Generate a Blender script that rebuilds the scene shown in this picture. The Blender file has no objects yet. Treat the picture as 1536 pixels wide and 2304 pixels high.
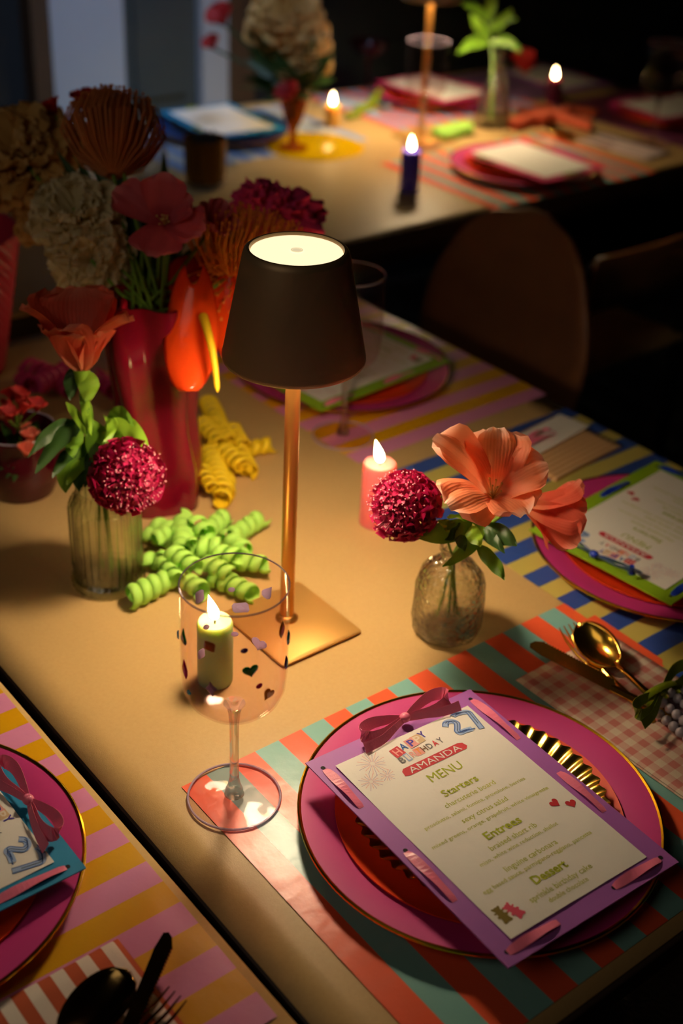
import bpy, math, random
from math import sin, cos, pi, radians as R, sqrt
from mathutils import Vector as V, Matrix, noise
C = bpy.context.scene.collection
SC = bpy.context.scene
random.seed(7)

# ------------------------------------------------------------------ camera
T = 0.75                                   # table top height
PITCH, ROLL, YAW, CH = 0.552, 0.0526, 0.6964, 0.82
FPX = 2862.0
fw = V((sin(YAW)*cos(PITCH), cos(YAW)*cos(PITCH), -sin(PITCH)))
_r = V((cos(YAW), -sin(YAW), 0)); _u = _r.cross(fw)
CR = _r*cos(ROLL)+_u*sin(ROLL); CU = -_r*sin(ROLL)+_u*cos(ROLL)
EYE = V((0, 0, T+CH))
cam = bpy.data.cameras.new('camera'); camo = bpy.data.objects.new('camera', cam); C.objects.link(camo)
camo.matrix_world = Matrix(((CR.x, CU.x, -fw.x, EYE.x), (CR.y, CU.y, -fw.y, EYE.y), (CR.z, CU.z, -fw.z, EYE.z), (0, 0, 0, 1)))
cam.sensor_fit = 'HORIZONTAL'; cam.sensor_width = 36.0; cam.lens = FPX/1536*36
cam.clip_start = 0.05
cam.dof.use_dof = True; cam.dof.focus_distance = 1.13; cam.dof.aperture_fstop = 4.9
SC.camera = camo

# ------------------------------------------------------------------ world, lights, exposure
SC.view_settings.view_transform = 'Standard'; SC.view_settings.look = 'None'
SC.view_settings.exposure = 0.0; SC.view_settings.gamma = 1.0; SC.view_settings.use_curve_mapping = False
W = bpy.data.worlds.new('world'); SC.world = W; W.use_nodes = True
W.node_tree.nodes['Background'].inputs[0].default_value = (0.35, 0.5, 0.8, 1)
W.node_tree.nodes['Background'].inputs[1].default_value = 0.02
LAMP_GAIN = 1.0
def area(name, loc, target, sx, sy, power, col):
    l = bpy.data.lights.new(name, 'AREA'); l.shape = 'RECTANGLE'; l.size = sx; l.size_y = sy; l.energy = power; l.color = col
    o = bpy.data.objects.new(name, l); C.objects.link(o); o.location = loc
    o.rotation_euler = (V(target)-V(loc)).to_track_quat('-Z', 'Y').to_euler(); return o
trim_fill = area('trim_fill_light', (1.35, 1.9, 2.5), (1.75, 3.05, .35), 0.5, 0.5, 1.15, (0.52, 0.68, 1.0)); trim_fill.data.spread = R(42)  # added cool fill aimed at the back wall trims, no window there
area('warm_fill_light', (-.9, .6, 2.45), (0.9, 1.3, 0.75), 1.2, 1.2, 4.0, (1.0, .80, .60))  # added warm overhead fill to lift the shadows, not a fixture

# ------------------------------------------------------------------ helpers
def lin(c):
    if isinstance(c, str):
        c = c.lstrip('#'); c = [int(c[i:i+2], 16)/255 for i in (0, 2, 4)]
        c = [x/12.92 if x <= .04045 else ((x+.055)/1.055)**2.4 for x in c]
    return (c[0], c[1], c[2], 1)
def at(px, py, z=0.0):
    """world point seen at a pixel, at height z above the table top"""
    d = fw*FPX+CR*(px-768)-CU*(py-1152)
    t = (z-CH)/d.z; return EYE+d*t
def wp(px, py, dep):
    """world point seen at a pixel, at a given distance along the view axis"""
    return EYE+(fw*FPX+CR*(px-768)-CU*(py-1152))*(dep/FPX)
MATS = {}
def mat(name, col, rough=.5, metal=0., trans=0., ior=1.45, emit=None, es=0., coat=0., bump=None, spec=.5, translucent=0., noise_col=None, alpha_mix=None):
    m = bpy.data.materials.new(name); m.use_nodes = True; nt = m.node_tree; p = nt.nodes['Principled BSDF']
    p.inputs['Base Color'].default_value = lin(col); p.inputs['Roughness'].default_value = rough
    p.inputs['Metallic'].default_value = metal; p.inputs['Transmission Weight'].default_value = trans; p.inputs['IOR'].default_value = ior
    p.inputs['Specular IOR Level'].default_value = spec; p.inputs['Coat Weight'].default_value = coat; p.inputs['Coat Roughness'].default_value = .12
    if emit: p.inputs['Emission Color'].default_value = lin(emit); p.inputs['Emission Strength'].default_value = es
    if noise_col or bump:
        tc = nt.nodes.new('ShaderNodeTexCoord')
    if noise_col:
        c2, sc = noise_col; n = nt.nodes.new('ShaderNodeTexNoise'); n.inputs['Scale'].default_value = sc; n.inputs['Detail'].default_value = 5
        nt.links.new(tc.outputs['Object'], n.inputs['Vector'])
        x = nt.nodes.new('ShaderNodeMix'); x.data_type = 'RGBA'; x.inputs[6].default_value = lin(col); x.inputs[7].default_value = lin(c2)
        nt.links.new(n.outputs['Fac'], x.inputs[0]); nt.links.new(x.outputs[2], p.inputs['Base Color'])
    if bump:
        sc, st = bump; n = nt.nodes.new('ShaderNodeTexNoise'); n.inputs['Scale'].default_value = sc; n.inputs['Detail'].default_value = 4
        nt.links.new(tc.outputs['Object'], n.inputs['Vector']); b = nt.nodes.new('ShaderNodeBump'); b.inputs['Strength'].default_value = st; b.inputs['Distance'].default_value = .002
        nt.links.new(n.outputs['Fac'], b.inputs['Height']); nt.links.new(b.outputs[0], p.inputs['Normal'])
    out = nt.nodes['Material Output']
    if translucent:
        t = nt.nodes.new('ShaderNodeBsdfTranslucent'); t.inputs[0].default_value = lin(col)
        if noise_col: nt.links.new(x.outputs[2], t.inputs[0])
        mx = nt.nodes.new('ShaderNodeMixShader'); mx.inputs[0].default_value = translucent
        nt.links.new(p.outputs[0], mx.inputs[1]); nt.links.new(t.outputs[0], mx.inputs[2]); nt.links.new(mx.outputs[0], out.inputs[0])
    if alpha_mix is not None:                # clear, thin walled: part of the light goes straight through
        t = nt.nodes.new('ShaderNodeBsdfTransparent'); t.inputs[0].default_value = lin(alpha_mix[1])
        mx = nt.nodes.new('ShaderNodeMixShader'); mx.inputs[0].default_value = alpha_mix[0]
        nt.links.new(p.outputs[0], mx.inputs[1]); nt.links.new(t.outputs[0], mx.inputs[2]); nt.links.new(mx.outputs[0], out.inputs[0])
    MATS[name] = m; return m
def thin_glass(name, tint, rough=.02, ior=1.5, fmul=1.0):
    m = bpy.data.materials.new(name); m.use_nodes = True; nt = m.node_tree; nt.nodes.clear()
    o = nt.nodes.new('ShaderNodeOutputMaterial'); t = nt.nodes.new('ShaderNodeBsdfTransparent'); t.inputs[0].default_value = lin(tint)
    g = nt.nodes.new('ShaderNodeBsdfGlossy'); g.inputs['Roughness'].default_value = rough; f = nt.nodes.new('ShaderNodeLayerWeight'); f.inputs[0].default_value = .5
    pw = nt.nodes.new('ShaderNodeMath'); pw.operation = 'POWER'; pw.inputs[1].default_value = 4.0; nt.links.new(f.outputs['Facing'], pw.inputs[0])
    mx = nt.nodes.new('ShaderNodeMixShader'); ad = nt.nodes.new('ShaderNodeMath'); ad.operation = 'ADD'; ad.inputs[1].default_value = .035*ior/1.45; nt.links.new(pw.outputs[0], ad.inputs[0])
    mm = nt.nodes.new('ShaderNodeMath'); mm.operation = 'MULTIPLY'; mm.inputs[1].default_value = fmul*.55; nt.links.new(ad.outputs[0], mm.inputs[0])
    nt.links.new(mm.outputs[0], mx.inputs[0]); nt.links.new(t.outputs[0], mx.inputs[1]); nt.links.new(g.outputs[0], mx.inputs[2]); nt.links.new(mx.outputs[0], o.inputs[0])
    MATS[name] = m; return m
def vase_glass(name, tint, edge, sc, bst):
    """clear glass: light passes, the wall darkens where it is seen edge on, and embossing glints"""
    m = bpy.data.materials.new(name); m.use_nodes = True; nt = m.node_tree; nt.nodes.clear(); N = nt.nodes.new; L = nt.links.new
    o = N('ShaderNodeOutputMaterial'); tc = N('ShaderNodeTexCoord'); vo = N('ShaderNodeTexVoronoi'); vo.inputs['Scale'].default_value = sc; L(tc.outputs['Object'], vo.inputs['Vector'])
    bp = N('ShaderNodeBump'); bp.inputs['Strength'].default_value = bst; bp.inputs['Distance'].default_value = .004; L(vo.outputs['Distance'], bp.inputs['Height'])
    lw = N('ShaderNodeLayerWeight'); lw.inputs[0].default_value = .5; L(bp.outputs[0], lw.inputs['Normal'])
    pw = N('ShaderNodeMath'); pw.operation = 'POWER'; pw.inputs[1].default_value = 2.2; L(lw.outputs['Facing'], pw.inputs[0])
    cm = N('ShaderNodeMix'); cm.data_type = 'RGBA'; cm.inputs[6].default_value = lin(tint); cm.inputs[7].default_value = lin(edge); L(pw.outputs[0], cm.inputs[0])
    t = N('ShaderNodeBsdfTransparent'); L(cm.outputs[2], t.inputs[0]); r = N('ShaderNodeBsdfRefraction'); r.inputs['IOR'].default_value = 1.12; r.inputs['Roughness'].default_value = .03; L(cm.outputs[2], r.inputs[0]); L(bp.outputs[0], r.inputs['Normal'])
    m0 = N('ShaderNodeMixShader'); m0.inputs[0].default_value = .35; L(t.outputs[0], m0.inputs[1]); L(r.outputs[0], m0.inputs[2])
    g = N('ShaderNodeBsdfGlossy'); g.inputs['Roughness'].default_value = .08; L(bp.outputs[0], g.inputs['Normal'])
    mu = N('ShaderNodeMath'); mu.operation = 'MULTIPLY_ADD'; mu.inputs[1].default_value = .45; mu.inputs[2].default_value = .07; L(pw.outputs[0], mu.inputs[0])
    mx = N('ShaderNodeMixShader'); L(mu.outputs[0], mx.inputs[0]); L(m0.outputs[0], mx.inputs[1]); L(g.outputs[0], mx.inputs[2]); L(mx.outputs[0], o.inputs[0])
    MATS[name] = m; return m
def petal_mat(name, base, mid, edge, tl=.35, rough=.55):
    """colour runs from the petal's base to its rim along uv.x"""
    m = bpy.data.materials.new(name); m.use_nodes = True; nt = m.node_tree; p = nt.nodes['Principled BSDF']; p.inputs['Roughness'].default_value = rough
    uv = nt.nodes.new('ShaderNodeUVMap'); sp = nt.nodes.new('ShaderNodeSeparateXYZ'); nt.links.new(uv.outputs[0], sp.inputs[0])
    r = nt.nodes.new('ShaderNodeValToRGB'); e = r.color_ramp.elements
    e[0].position = 0.03; e[0].color = lin(base); e[1].position = 1.; e[1].color = lin(edge)
    k = e.new(.35); k.color = lin(mid); k = e.new(.82); k.color = lin(mid)
    n = nt.nodes.new('ShaderNodeTexNoise'); n.inputs['Scale'].default_value = 3; nt.links.new(uv.outputs[0], n.inputs['Vector'])
    nt.links.new(sp.outputs[0], r.inputs[0]); nt.links.new(r.outputs[0], p.inputs['Base Color'])
    w = nt.nodes.new('ShaderNodeTexWave'); w.bands_direction = 'Y'; w.inputs['Scale'].default_value = 6; w.inputs['Distortion'].default_value = 2; nt.links.new(uv.outputs[0], w.inputs['Vector'])
    b = nt.nodes.new('ShaderNodeBump'); b.inputs['Strength'].default_value = .25; b.inputs['Distance'].default_value = .001; nt.links.new(w.outputs['Fac'], b.inputs['Height']); nt.links.new(b.outputs[0], p.inputs['Normal'])
    t = nt.nodes.new('ShaderNodeBsdfTranslucent'); nt.links.new(r.outputs[0], t.inputs[0]); mx = nt.nodes.new('ShaderNodeMixShader'); mx.inputs[0].default_value = tl
    nt.links.new(p.outputs[0], mx.inputs[1]); nt.links.new(t.outputs[0], mx.inputs[2]); nt.links.new(mx.outputs[0], nt.nodes['Material Output'].inputs[0])
    MATS[name] = m; return m

class MB:
    def __init__(s): s.v = []; s.f = []; s.mi = []; s.uv = {}
    def add(s, vs, fs, mi=0):
        n = len(s.v); s.v += [tuple(x) for x in vs]
        for f in fs: s.f.append([i+n for i in f]); s.mi.append(mi)
        return n
    def box(s, c, d, mi=0, rz=0, M=None):
        vs = []
        for x in (-.5, .5):
            for y in (-.5, .5):
                for z in (-.5, .5):
                    p = V((x*d[0], y*d[1], z*d[2]))
                    if rz: p = Matrix.Rotation(rz, 3, 'Z') @ p
                    if M: p = M @ p
                    vs.append(p+V(c))
        s.add(vs, [(0, 1, 3, 2), (4, 6, 7, 5), (0, 4, 5, 1), (2, 3, 7, 6), (0, 2, 6, 4), (1, 5, 7, 3)], mi)
    def bev(s, c, d, b=.002, mi=0):
        """box with bevelled edges"""
        x, y, z = d[0]/2, d[1]/2, d[2]/2; b = min(b, x*.9, y*.9, z*.9); rings = []
        for zz, i in ((-z, b), (-z+b, 0), (z-b, 0), (z, b)):
            X, Y = x-i, y-i; q = b
            rings.append([V(c)+V(t) for t in ((-X+q, -Y, zz), (X-q, -Y, zz), (X, -Y+q, zz), (X, Y-q, zz), (X-q, Y, zz), (-X+q, Y, zz), (-X, Y-q, zz), (-X, -Y+q, zz))])
        vs = sum(rings, []); fs = [tuple(range(7, -1, -1)), tuple(range(24, 32))]
        for k in range(3):
            for j in range(8): fs.append((k*8+j, k*8+(j+1) % 8, (k+1)*8+(j+1) % 8, (k+1)*8+j))
        s.add(vs, fs, mi)
    def lathe(s, prof, n=48, c=(0, 0, 0), mod=None, mi=0, close=False, M=None, caps=True):
        vs = []; fs = []
        for k, (r, z) in enumerate(prof):
            for j in range(n):
                a = 2*pi*j/n; rr = r*(mod(a, z, k) if mod else 1); p = V((rr*cos(a), rr*sin(a), z))
                if M: p = M @ p
                vs.append(p+V(c))
        m = len(prof)
        for k in range(m-1 if not close else m):
            for j in range(n):
                a, b = k*n, ((k+1) % m)*n
                fs.append((a+j, a+(j+1) % n, b+(j+1) % n, b+j))
        s.add(vs, fs, mi)
        if caps and not close:
            if prof[0][0] > 1e-5: s.f.append([len(s.v)-m*n+j for j in range(n-1, -1, -1)]); s.mi.append(mi)
            if prof[-1][0] > 1e-5: s.f.append([len(s.v)-n+j for j in range(n)]); s.mi.append(mi)
    def tube(s, pts, rad, n=8, mi=0, cap=True):
        pts = [V(p) for p in pts]; m = len(pts); rs = rad if isinstance(rad, (list, tuple)) else [rad]*m
        t0 = (pts[1]-pts[0]).normalized(); a = t0.orthogonal().normalized(); vs = []
        for i in range(m):
            t = (pts[min(i+1, m-1)]-pts[max(i-1, 0)])
            if t.length < 1e-9: t = t0
            t.normalize(); a = a-t*a.dot(t); a.normalize(); b = t.cross(a)
            for j in range(n):
                q = 2*pi*j/n; vs.append(pts[i]+(a*cos(q)+b*sin(q))*rs[i])
        fs = [(i*n+j, i*n+(j+1) % n, (i+1)*n+(j+1) % n, (i+1)*n+j) for i in range(m-1) for j in range(n)]
        if cap: fs += [tuple(range(n-1, -1, -1)), tuple((m-1)*n+j for j in range(n))]
        s.add(vs, fs, mi)
    def grid(s, fn, nu, nv, mi=0, uv=True):
        n0 = s.add([fn(i/nu, j/nv) for i in range(nu+1) for j in range(nv+1)], [], mi)
        for i in range(nu):
            for j in range(nv):
                ids = [(i, j), (i+1, j), (i+1, j+1), (i, j+1)]
                if uv: s.uv[len(s.f)] = [(a/nu, b/nv) for a, b in ids]
                s.f.append([n0+a*(nv+1)+b for a, b in ids]); s.mi.append(mi)
    def strip(s, pts, sides, mi=0, th=0):
        """flat ribbon: centre points and half width vectors"""
        vs = []; m = len(pts)
        for p, d in zip(pts, sides): vs += [V(p)-V(d), V(p)+V(d)]
        s.add(vs, [(2*i, 2*i+1, 2*i+3, 2*i+2) for i in range(m-1)], mi)
    def sphere(s, c, r, n=10, m=7, mi=0, sc=(1, 1, 1)):
        prof = [(max(r*sin(pi*k/m), 1e-6), -r*cos(pi*k/m)) for k in range(m+1)]
        vs = []; fs = []
        for k, (rr, z) in enumerate(prof):
            for j in range(n): a = 2*pi*j/n; vs.append((c[0]+rr*cos(a)*sc[0], c[1]+rr*sin(a)*sc[1], c[2]+z*sc[2]))
        for k in range(m):
            for j in range(n): fs.append((k*n+j, k*n+(j+1) % n, (k+1)*n+(j+1) % n, (k+1)*n+j))
        s.add(vs, fs, mi)
    def prism(s, poly, z0, z1, mi=0):
        n = len(poly); vs = [(p[0], p[1], z0) for p in poly]+[(p[0], p[1], z1) for p in poly]
        s.add(vs, [tuple(range(n-1, -1, -1)), tuple(range(n, 2*n))]+[(j, (j+1) % n, n+(j+1) % n, n+j) for j in range(n)], mi)
    def mesh(s, name, mats, smooth=True):
        me = bpy.data.meshes.new(name); me.from_pydata([tuple(v) for v in s.v], [], s.f)
        for m in (mats if isinstance(mats, (list, tuple)) else [mats]): me.materials.append(m)
        me.polygons.foreach_set('material_index', s.mi)
        if s.uv:
            ul = me.uv_layers.new(name='UVMap')
            for fi, us in s.uv.items():
                for li, u in zip(me.polygons[fi].loop_indices, us): ul.data[li].uv = u
        if smooth:
            me.polygons.foreach_set('use_smooth', [True]*len(me.polygons))
            try: me.set_sharp_from_angle(angle=R(38))
            except Exception: pass
        me.update(); return me
    def build(s, name, mats, parent=None, loc=(0, 0, 0), rot=(0, 0, 0), smooth=True, label=None, kind=None):
        return link(name, s.mesh(name, mats, smooth), parent, loc, rot, label, kind)
def link(name, me, parent=None, loc=(0, 0, 0), rot=(0, 0, 0), label=None, kind=None, scale=None):
    o = bpy.data.objects.new(name, me); C.objects.link(o); o.location = loc; o.rotation_euler = rot
    if scale: o.scale = scale
    if parent: o.parent = parent
    if label: o['label'] = label
    if kind: o['kind'] = kind
    return o
def thing(name, label, cat, loc=(0, 0, 0), rz=0, group=None, rot=None):
    o = bpy.data.objects.new(name, None); C.objects.link(o); o.empty_display_size = .02
    o.location = loc; o.rotation_euler = rot or (0, 0, rz); o['label'] = label; o['category'] = cat
    if group: o['group'] = group
    return o
def tag(o, label, cat, group=None, kind=None):
    o['label'] = label; o['category'] = cat
    if group: o['group'] = group
    if kind: o['kind'] = kind
    return o
def copy_tree(o, parent=None):
    c = o.copy(); C.objects.link(c)
    if parent: c.parent = parent
    for ch in [x for x in o.children]: copy_tree(ch, c)
    return c
def solid(o, t, off=0): m = o.modifiers.new('solidify', 'SOLIDIFY'); m.thickness = t; m.offset = off; return o
def bez(p0, p1, p2, n=10):
    p0, p1, p2 = V(p0), V(p1), V(p2)
    return [p0*(1-t)**2+p1*2*t*(1-t)+p2*t*t for t in [i/n for i in range(n+1)]]

# ------------------------------------------------------------------ materials
KRAFT = mat('kraft paper', '#c9a66e', .42, noise_col=('#bd9a62', 260), bump=(900, .12), spec=.35)
WOOD_DK = mat('dark table edge', '#4a3420', .5, noise_col=('#382414', 30))
EDGE_DK = mat('dark brown table side', '#2c1a10', .6)
WOOD_OAK = mat('oak wood', '#e0bc7c', .5, noise_col=('#cca468', 25))
PLY_DK = mat('brown plywood', '#a06844', .4, noise_col=('#8a5636', 14), coat=.1)
BLACK = mat('black metal', '#0b0a0a', .45)
LEG_M = mat('brown wooden leg', '#5c4430', .5)
BRONZE = mat('bronze shade', '#a08664', .46, metal=.45, bump=(1500, .06))
GOLDP = mat('brushed copper gold', '#cc9048', .36, metal=.9)
GOLDB = mat('satin gold base', '#d2a058', .55, metal=.6, bump=(1200, .05))
SHADE_IN = mat('white lamp inside', '#e8e0d0', .5)
LED = mat('lamp diffuser light', '#ffffff', .5, emit=(1.0, .79, .535), es=152)
TOPD = mat('glowing top disc', '#fff2d0', .4, emit=(1.0, .80, .50), es=1.22)
BTN = mat('touch button', '#fff0d0', .5, emit=(1., .82, .5), es=.7)
GOLD = mat('polished gold', '#f0c050', .18, metal=1.0)
GOLD_ED = mat('gold rim', '#d9a520', .22, metal=1.0)
DKGOLD = mat('dark polished cutlery', '#8c7446', .12, metal=1.0)
PAPER = mat('white paper', '#f2ece2', .6, bump=(60, .5))
PINKR = mat('pink satin ribbon', '#ff88aa', .32, bump=(900, .15), coat=.15, translucent=.15)
NAVYR = mat('navy satin ribbon', '#1c38a8', .32)
LIMER = mat('olive green satin ribbon', '#8a9c1c', .32, coat=.2, translucent=.15)
HOLE = mat('punched hole dark', '#14060c', .8)
CH_PINK = mat('charger pink enamel', '#c83482', .52, spec=.7)
ORANGE_PL = mat('orange red plate', '#e84412', .5)
CLEAR = thin_glass('clear acrylic', '#fbf4f4', .04, 1.38, .45)
CLEARRIM = mat('acrylic rim', '#d8c8e0', .15, alpha_mix=(.45, '#e8dcec'), spec=.8, translucent=None)
STEMG = mat('solid clear acrylic', '#f4ecee', .02, trans=1., ior=1.45, alpha_mix=(.45, '#faf6f6'))
VASEG = vase_glass('clear pressed glass', '#ffffff', '#b4b29c', 150, .6); RIBG = vase_glass('ribbed clear glass', '#fdfff8', '#bcbea6', 60, .12)
WATER = mat('water', '#f4f8f0', .0, trans=1., ior=1.15, alpha_mix=(.88, '#fafbf6'))
REDG = mat('red translucent acrylic', '#8c1028', .12, trans=.2, ior=1.4, translucent=.2, coat=.6)
AMBER = mat('amber glass', '#c8741c', .06, trans=.8, ior=1.4, alpha_mix=(.35, '#d08a30'))
GOLDGL = mat('smoked gold glass', '#7a5220', .1, metal=.5, alpha_mix=(.25, '#b07828'))
WICK = mat('burnt wick', '#1a120c', .9)
FLAME = mat('candle flame', '#ffffff', .5, emit=(1.0, .70, .30), es=55)
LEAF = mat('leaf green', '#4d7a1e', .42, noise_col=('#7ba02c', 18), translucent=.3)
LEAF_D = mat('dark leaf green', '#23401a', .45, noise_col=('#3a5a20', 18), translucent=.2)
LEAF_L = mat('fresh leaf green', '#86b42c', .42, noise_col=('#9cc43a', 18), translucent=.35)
STEM = mat('flower stem green', '#6c8f2c', .5)
P_ORANGE = petal_mat('coral orange petal', '#ffe8c0', '#ff9666', '#ffd0b6', .4)
P_CORAL = petal_mat('coral pink petal', '#f0a070', '#e8654a', '#f4987c', .4)
P_PINKD = petal_mat('dusky pink petal', '#c04050', '#d45a68', '#e88890', .3)
P_CREAM = petal_mat('cream ruffled petal', '#c8ac68', '#f0e2b4', '#f8f0d0', .4)
P_TAN = petal_mat('peach ruffled petal', '#b07830', '#e0b468', '#ecca88', .35)
P_RED = petal_mat('red petal', '#701010', '#c02020', '#d84038', .3)
FIL_BR = mat('rust filaments', '#dc8848', .6, translucent=.3)
FIL_OR = mat('orange yellow filaments', '#ffb648', .6, translucent=.4)
MAG = mat('magenta floret', '#b0164e', .5, translucent=.3)
MAG_D = mat('deep magenta heart', '#4c0820', .7)
PINS = mat('pale stamen tips', '#d88a98', .5)
CELO = mat('magenta celosia', '#f04080', .8, bump=(400, .8))
ANTH = mat('glossy red orange spathe', '#ff5a1c', .16, coat=.8, translucent=.45, bump=(90, .5))
SPADIX = mat('yellow spadix', '#f6c81a', .5, bump=(700, .5), translucent=.2)
STAMEN = mat('yellow stamens', '#f0d27a', .5)
GREENP = mat('lime paper', '#bdf06c', .6, translucent=.25)
YELP = mat('yellow paper', '#ffe020', .6, translucent=.3)
PINKP = mat('pink paper', '#d83a80', .6, translucent=.25)
SALMP = mat('salmon paper', '#e8704a', .6, translucent=.25)

# ------------------------------------------------------------------ room shell
def plane_struct(name, c, d, m):
    b = MB(); b.box(c, d); o = b.build(name, m, smooth=False); o['kind'] = 'structure'; return o
FLOOR = mat('dark floor', '#3a3632', .5); PLANK = mat('floor plank grey brown', '#8c8478', .45, noise_col=('#6c665c', 12))
WALL_D = mat('dark wall paint', '#3c3e40', .8); WALL_BK = mat('charcoal wall', '#2a2d30', .8)
TRIM_W = mat('white painted trim', '#c9d0da', .6); TRIM_B = mat('brown door frame', '#5c4634', .6); DOOR_D = mat('dark grey door', '#4a5354', .6)
fl = plane_struct('floor', (.8, 1.0, -.03), (7, 6.4, .04), FLOOR)
pb = MB(); pb.bev((0, 0, 0), (.138, 2.2, .012), .0015); pme = pb.mesh('plank', PLANK)
for i in range(17):
    for j in range(2):
        o = link('plank', pme, fl, (1.35+i*.14, .2+j*2.21+(i % 2)*.35-.3, -.005))
plane_struct('wall_back', (.9, 3.10, 1.3), (6.8, .08, 2.7), WALL_BK)
plane_struct('wall_left', (-2.4, .9, 1.3), (.08, 6, 2.7), WALL_D)
plane_struct('wall_right', (4.2, .9, 1.3), (.08, 6, 2.7), WALL_BK)
plane_struct('wall_front', (.9, -1.9, 1.3), (6.8, .08, 2.7), WALL_D)
plane_struct('ceiling', (.9, .9, 2.68), (7, 6.2, .06), WALL_D)
plane_struct('trim_1', (1.605, 3.04, 1.0), (.21, .05, 2.05), TRIM_W)
plane_struct('trim_2', (1.99, 3.04, 1.0), (.085, .05, 2.05), TRIM_W)
plane_struct('trim_3', (1.472, 3.03, 1.0), (.05, .06, 2.05), TRIM_B)
plane_struct('trim_4', (2.082, 3.045, 1.0), (.09, .04, 2.05), TRIM_B)
plane_struct('baseboard_back', (2.9, 3.05, .06), (1.5, .03, .12), WALL_D)
d1 = plane_struct('door_1', (1.83, 3.055, 1.0), (.24, .02, 2.0), DOOR_D)
b = MB(); b.box((1.83, 3.04, .06), (.24, .012, .12)); b.build('kick_plate', DOOR_D, d1)
b = MB(); b.box((1.83, 3.04, 1.1), (.15, .01, .8)); b.build('door_panel', DOOR_D, d1)

# ------------------------------------------------------------------ tables with kraft runners
def table(label, x0, x1, y0, y1, legs, th=.032, rz=0):
    t = thing('dining_table', label, 'table', ((x0+x1)/2, (y0+y1)/2, 0), rz); hx, hy = (x1-x0)/2, (y1-y0)/2
    b = MB(); b.bev((0, 0, T-th/2-.0), (hx*2, hy*2, th), .003); b.build('tabletop', WOOD_DK if th > .03 else EDGE_DK, t)
    b = MB(); b.box((0, 0, T-th-.03), (hx*2-.16, hy*2-.16, .06)); b.build('apron', WOOD_DK, t)
    for sx, sy in legs:
        b = MB(); b.tube([(sx*(hx-.09), sy*(hy-.09), 0), (sx*(hx-.09), sy*(hy-.09), T-th)], [.02, .028], 16); b.build('leg', LEG_M, t)
    return t
L4 = ((-1, -1), (1, -1), (-1, 1), (1, 1))
table('near dining table carrying the lit lamp, under brown kraft paper', .384, 1.303, .352, 1.70, L4, .028)
table('left dining table beyond the thin dark gap, under brown kraft paper', -.5475, .3745, .30, 1.70, L4, .028, R(.42))
table('far dining table in the background with a dark wooden edge', .55, 2.945, 1.765, 2.70, L4, .040)
def runner(label, x0, x1, y0, y1, n=24, sl=0):
    b = MB()
    fn = lambda u, v: (x0+(x1-x0)*u+sl*(1-v), y0+(y1-y0)*v, T+.0006+.0004*noise.noise(V((u*5, v*9, x0*3))))
    b.grid(fn, n, n*2); o = b.build('paper_runner', KRAFT); m = o.modifiers.new('solidify', 'SOLIDIFY'); m.thickness = .0003; m.offset = 1
    tag(o, label, 'table runner'); return o
runner('brown kraft paper covering the table with the lamp', .3850, 1.292, .356, 1.695)
runner('brown kraft paper strip on the table left of the dark gap', -.545, .3685, .304, 1.695, 24, .0098)
runner('brown kraft paper covering the far background table', .56, 2.935, 1.771, 2.695)

# ------------------------------------------------------------------ chairs
def chair(label, loc, rz, seat_m, back_m, frame_m):
    """sitter looks along +y; seat centre at the origin"""
    t = thing('dining_chair', label, 'chair', loc, rz)
    b = MB(); n = 28; pl = [(.21*math.copysign(abs(cos(a))**.6, cos(a)), .2*math.copysign(abs(sin(a))**.6, sin(a))) for a in [2*pi*k/n for k in range(n)]]
    b.prism(pl, .438, .452); b.build('seat', seat_m, t)
    b = MB()
    def bk(u, v):
        a = (v-.5)*2; h = .383*u
        ed = (1-max(0, (u-.45)/.55)**2.4)**.5 if u < 1 else 0.0
        x = a*.215*(.90+.10*sin(pi*min(u*1.4, 1)))*(ed*.92+.08 if u > .45 else 1)
        return (x, -.19-.055*u+.035*a*a*ed, .445+h)
    b.grid(bk, 18, 12); o = b.build('backrest', back_m, t); solid(o, .011)
    for sx in (-1, 1):
        for sy in (-1, 1):
            b = MB(); b.tube([(sx*.19, sy*.19, 0), (sx*.165, sy*.16, .44)], [.010, .013], 10); b.build('leg', frame_m, t)
    return t
chair('brown plywood chair with rounded backrest, beside the right edge of the lamp table', (1.485, 1.545, 0), R(90), PLY_DK, PLY_DK, BLACK)
CSEAT = mat('woven dark seat cord', '#6a5e52', .8, bump=(160, 1.0))
chair('dark chair with woven seat just below the bottom right corner', (.93, .46, 0), 0, CSEAT, PLY_DK, BLACK)
def stool_chair():
    t = thing('dining_chair', 'black framed chair with a light wooden seat, right of the brown plywood backrest', 'chair', (2.07, 1.735, 0), R(2))
    b = MB(); b.bev((0, 0, .445), (.40, .38, .016), .006); b.build('seat', WOOD_OAK, t)
    for sx in (-1, 1):
        b = MB(); b.tube([(sx*.205, -.18, 0), (sx*.20, -.17, .45), (sx*.195, -.205, .70)], [.014, .016, .013], 10); b.build('rear_leg', BLACK, t)
        b = MB(); b.tube([(sx*.20, .18, 0), (sx*.19, .17, .44)], [.012, .015], 10); b.build('leg', BLACK, t)
    b = MB(); b.grid(lambda u, v: ((u-.5)*.41, -.20-.012*sin(pi*u)-.02*v, .60+.12*v), 10, 3); o = b.build('backrest', PLY_DK, t); solid(o, .012)
stool_chair()

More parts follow.
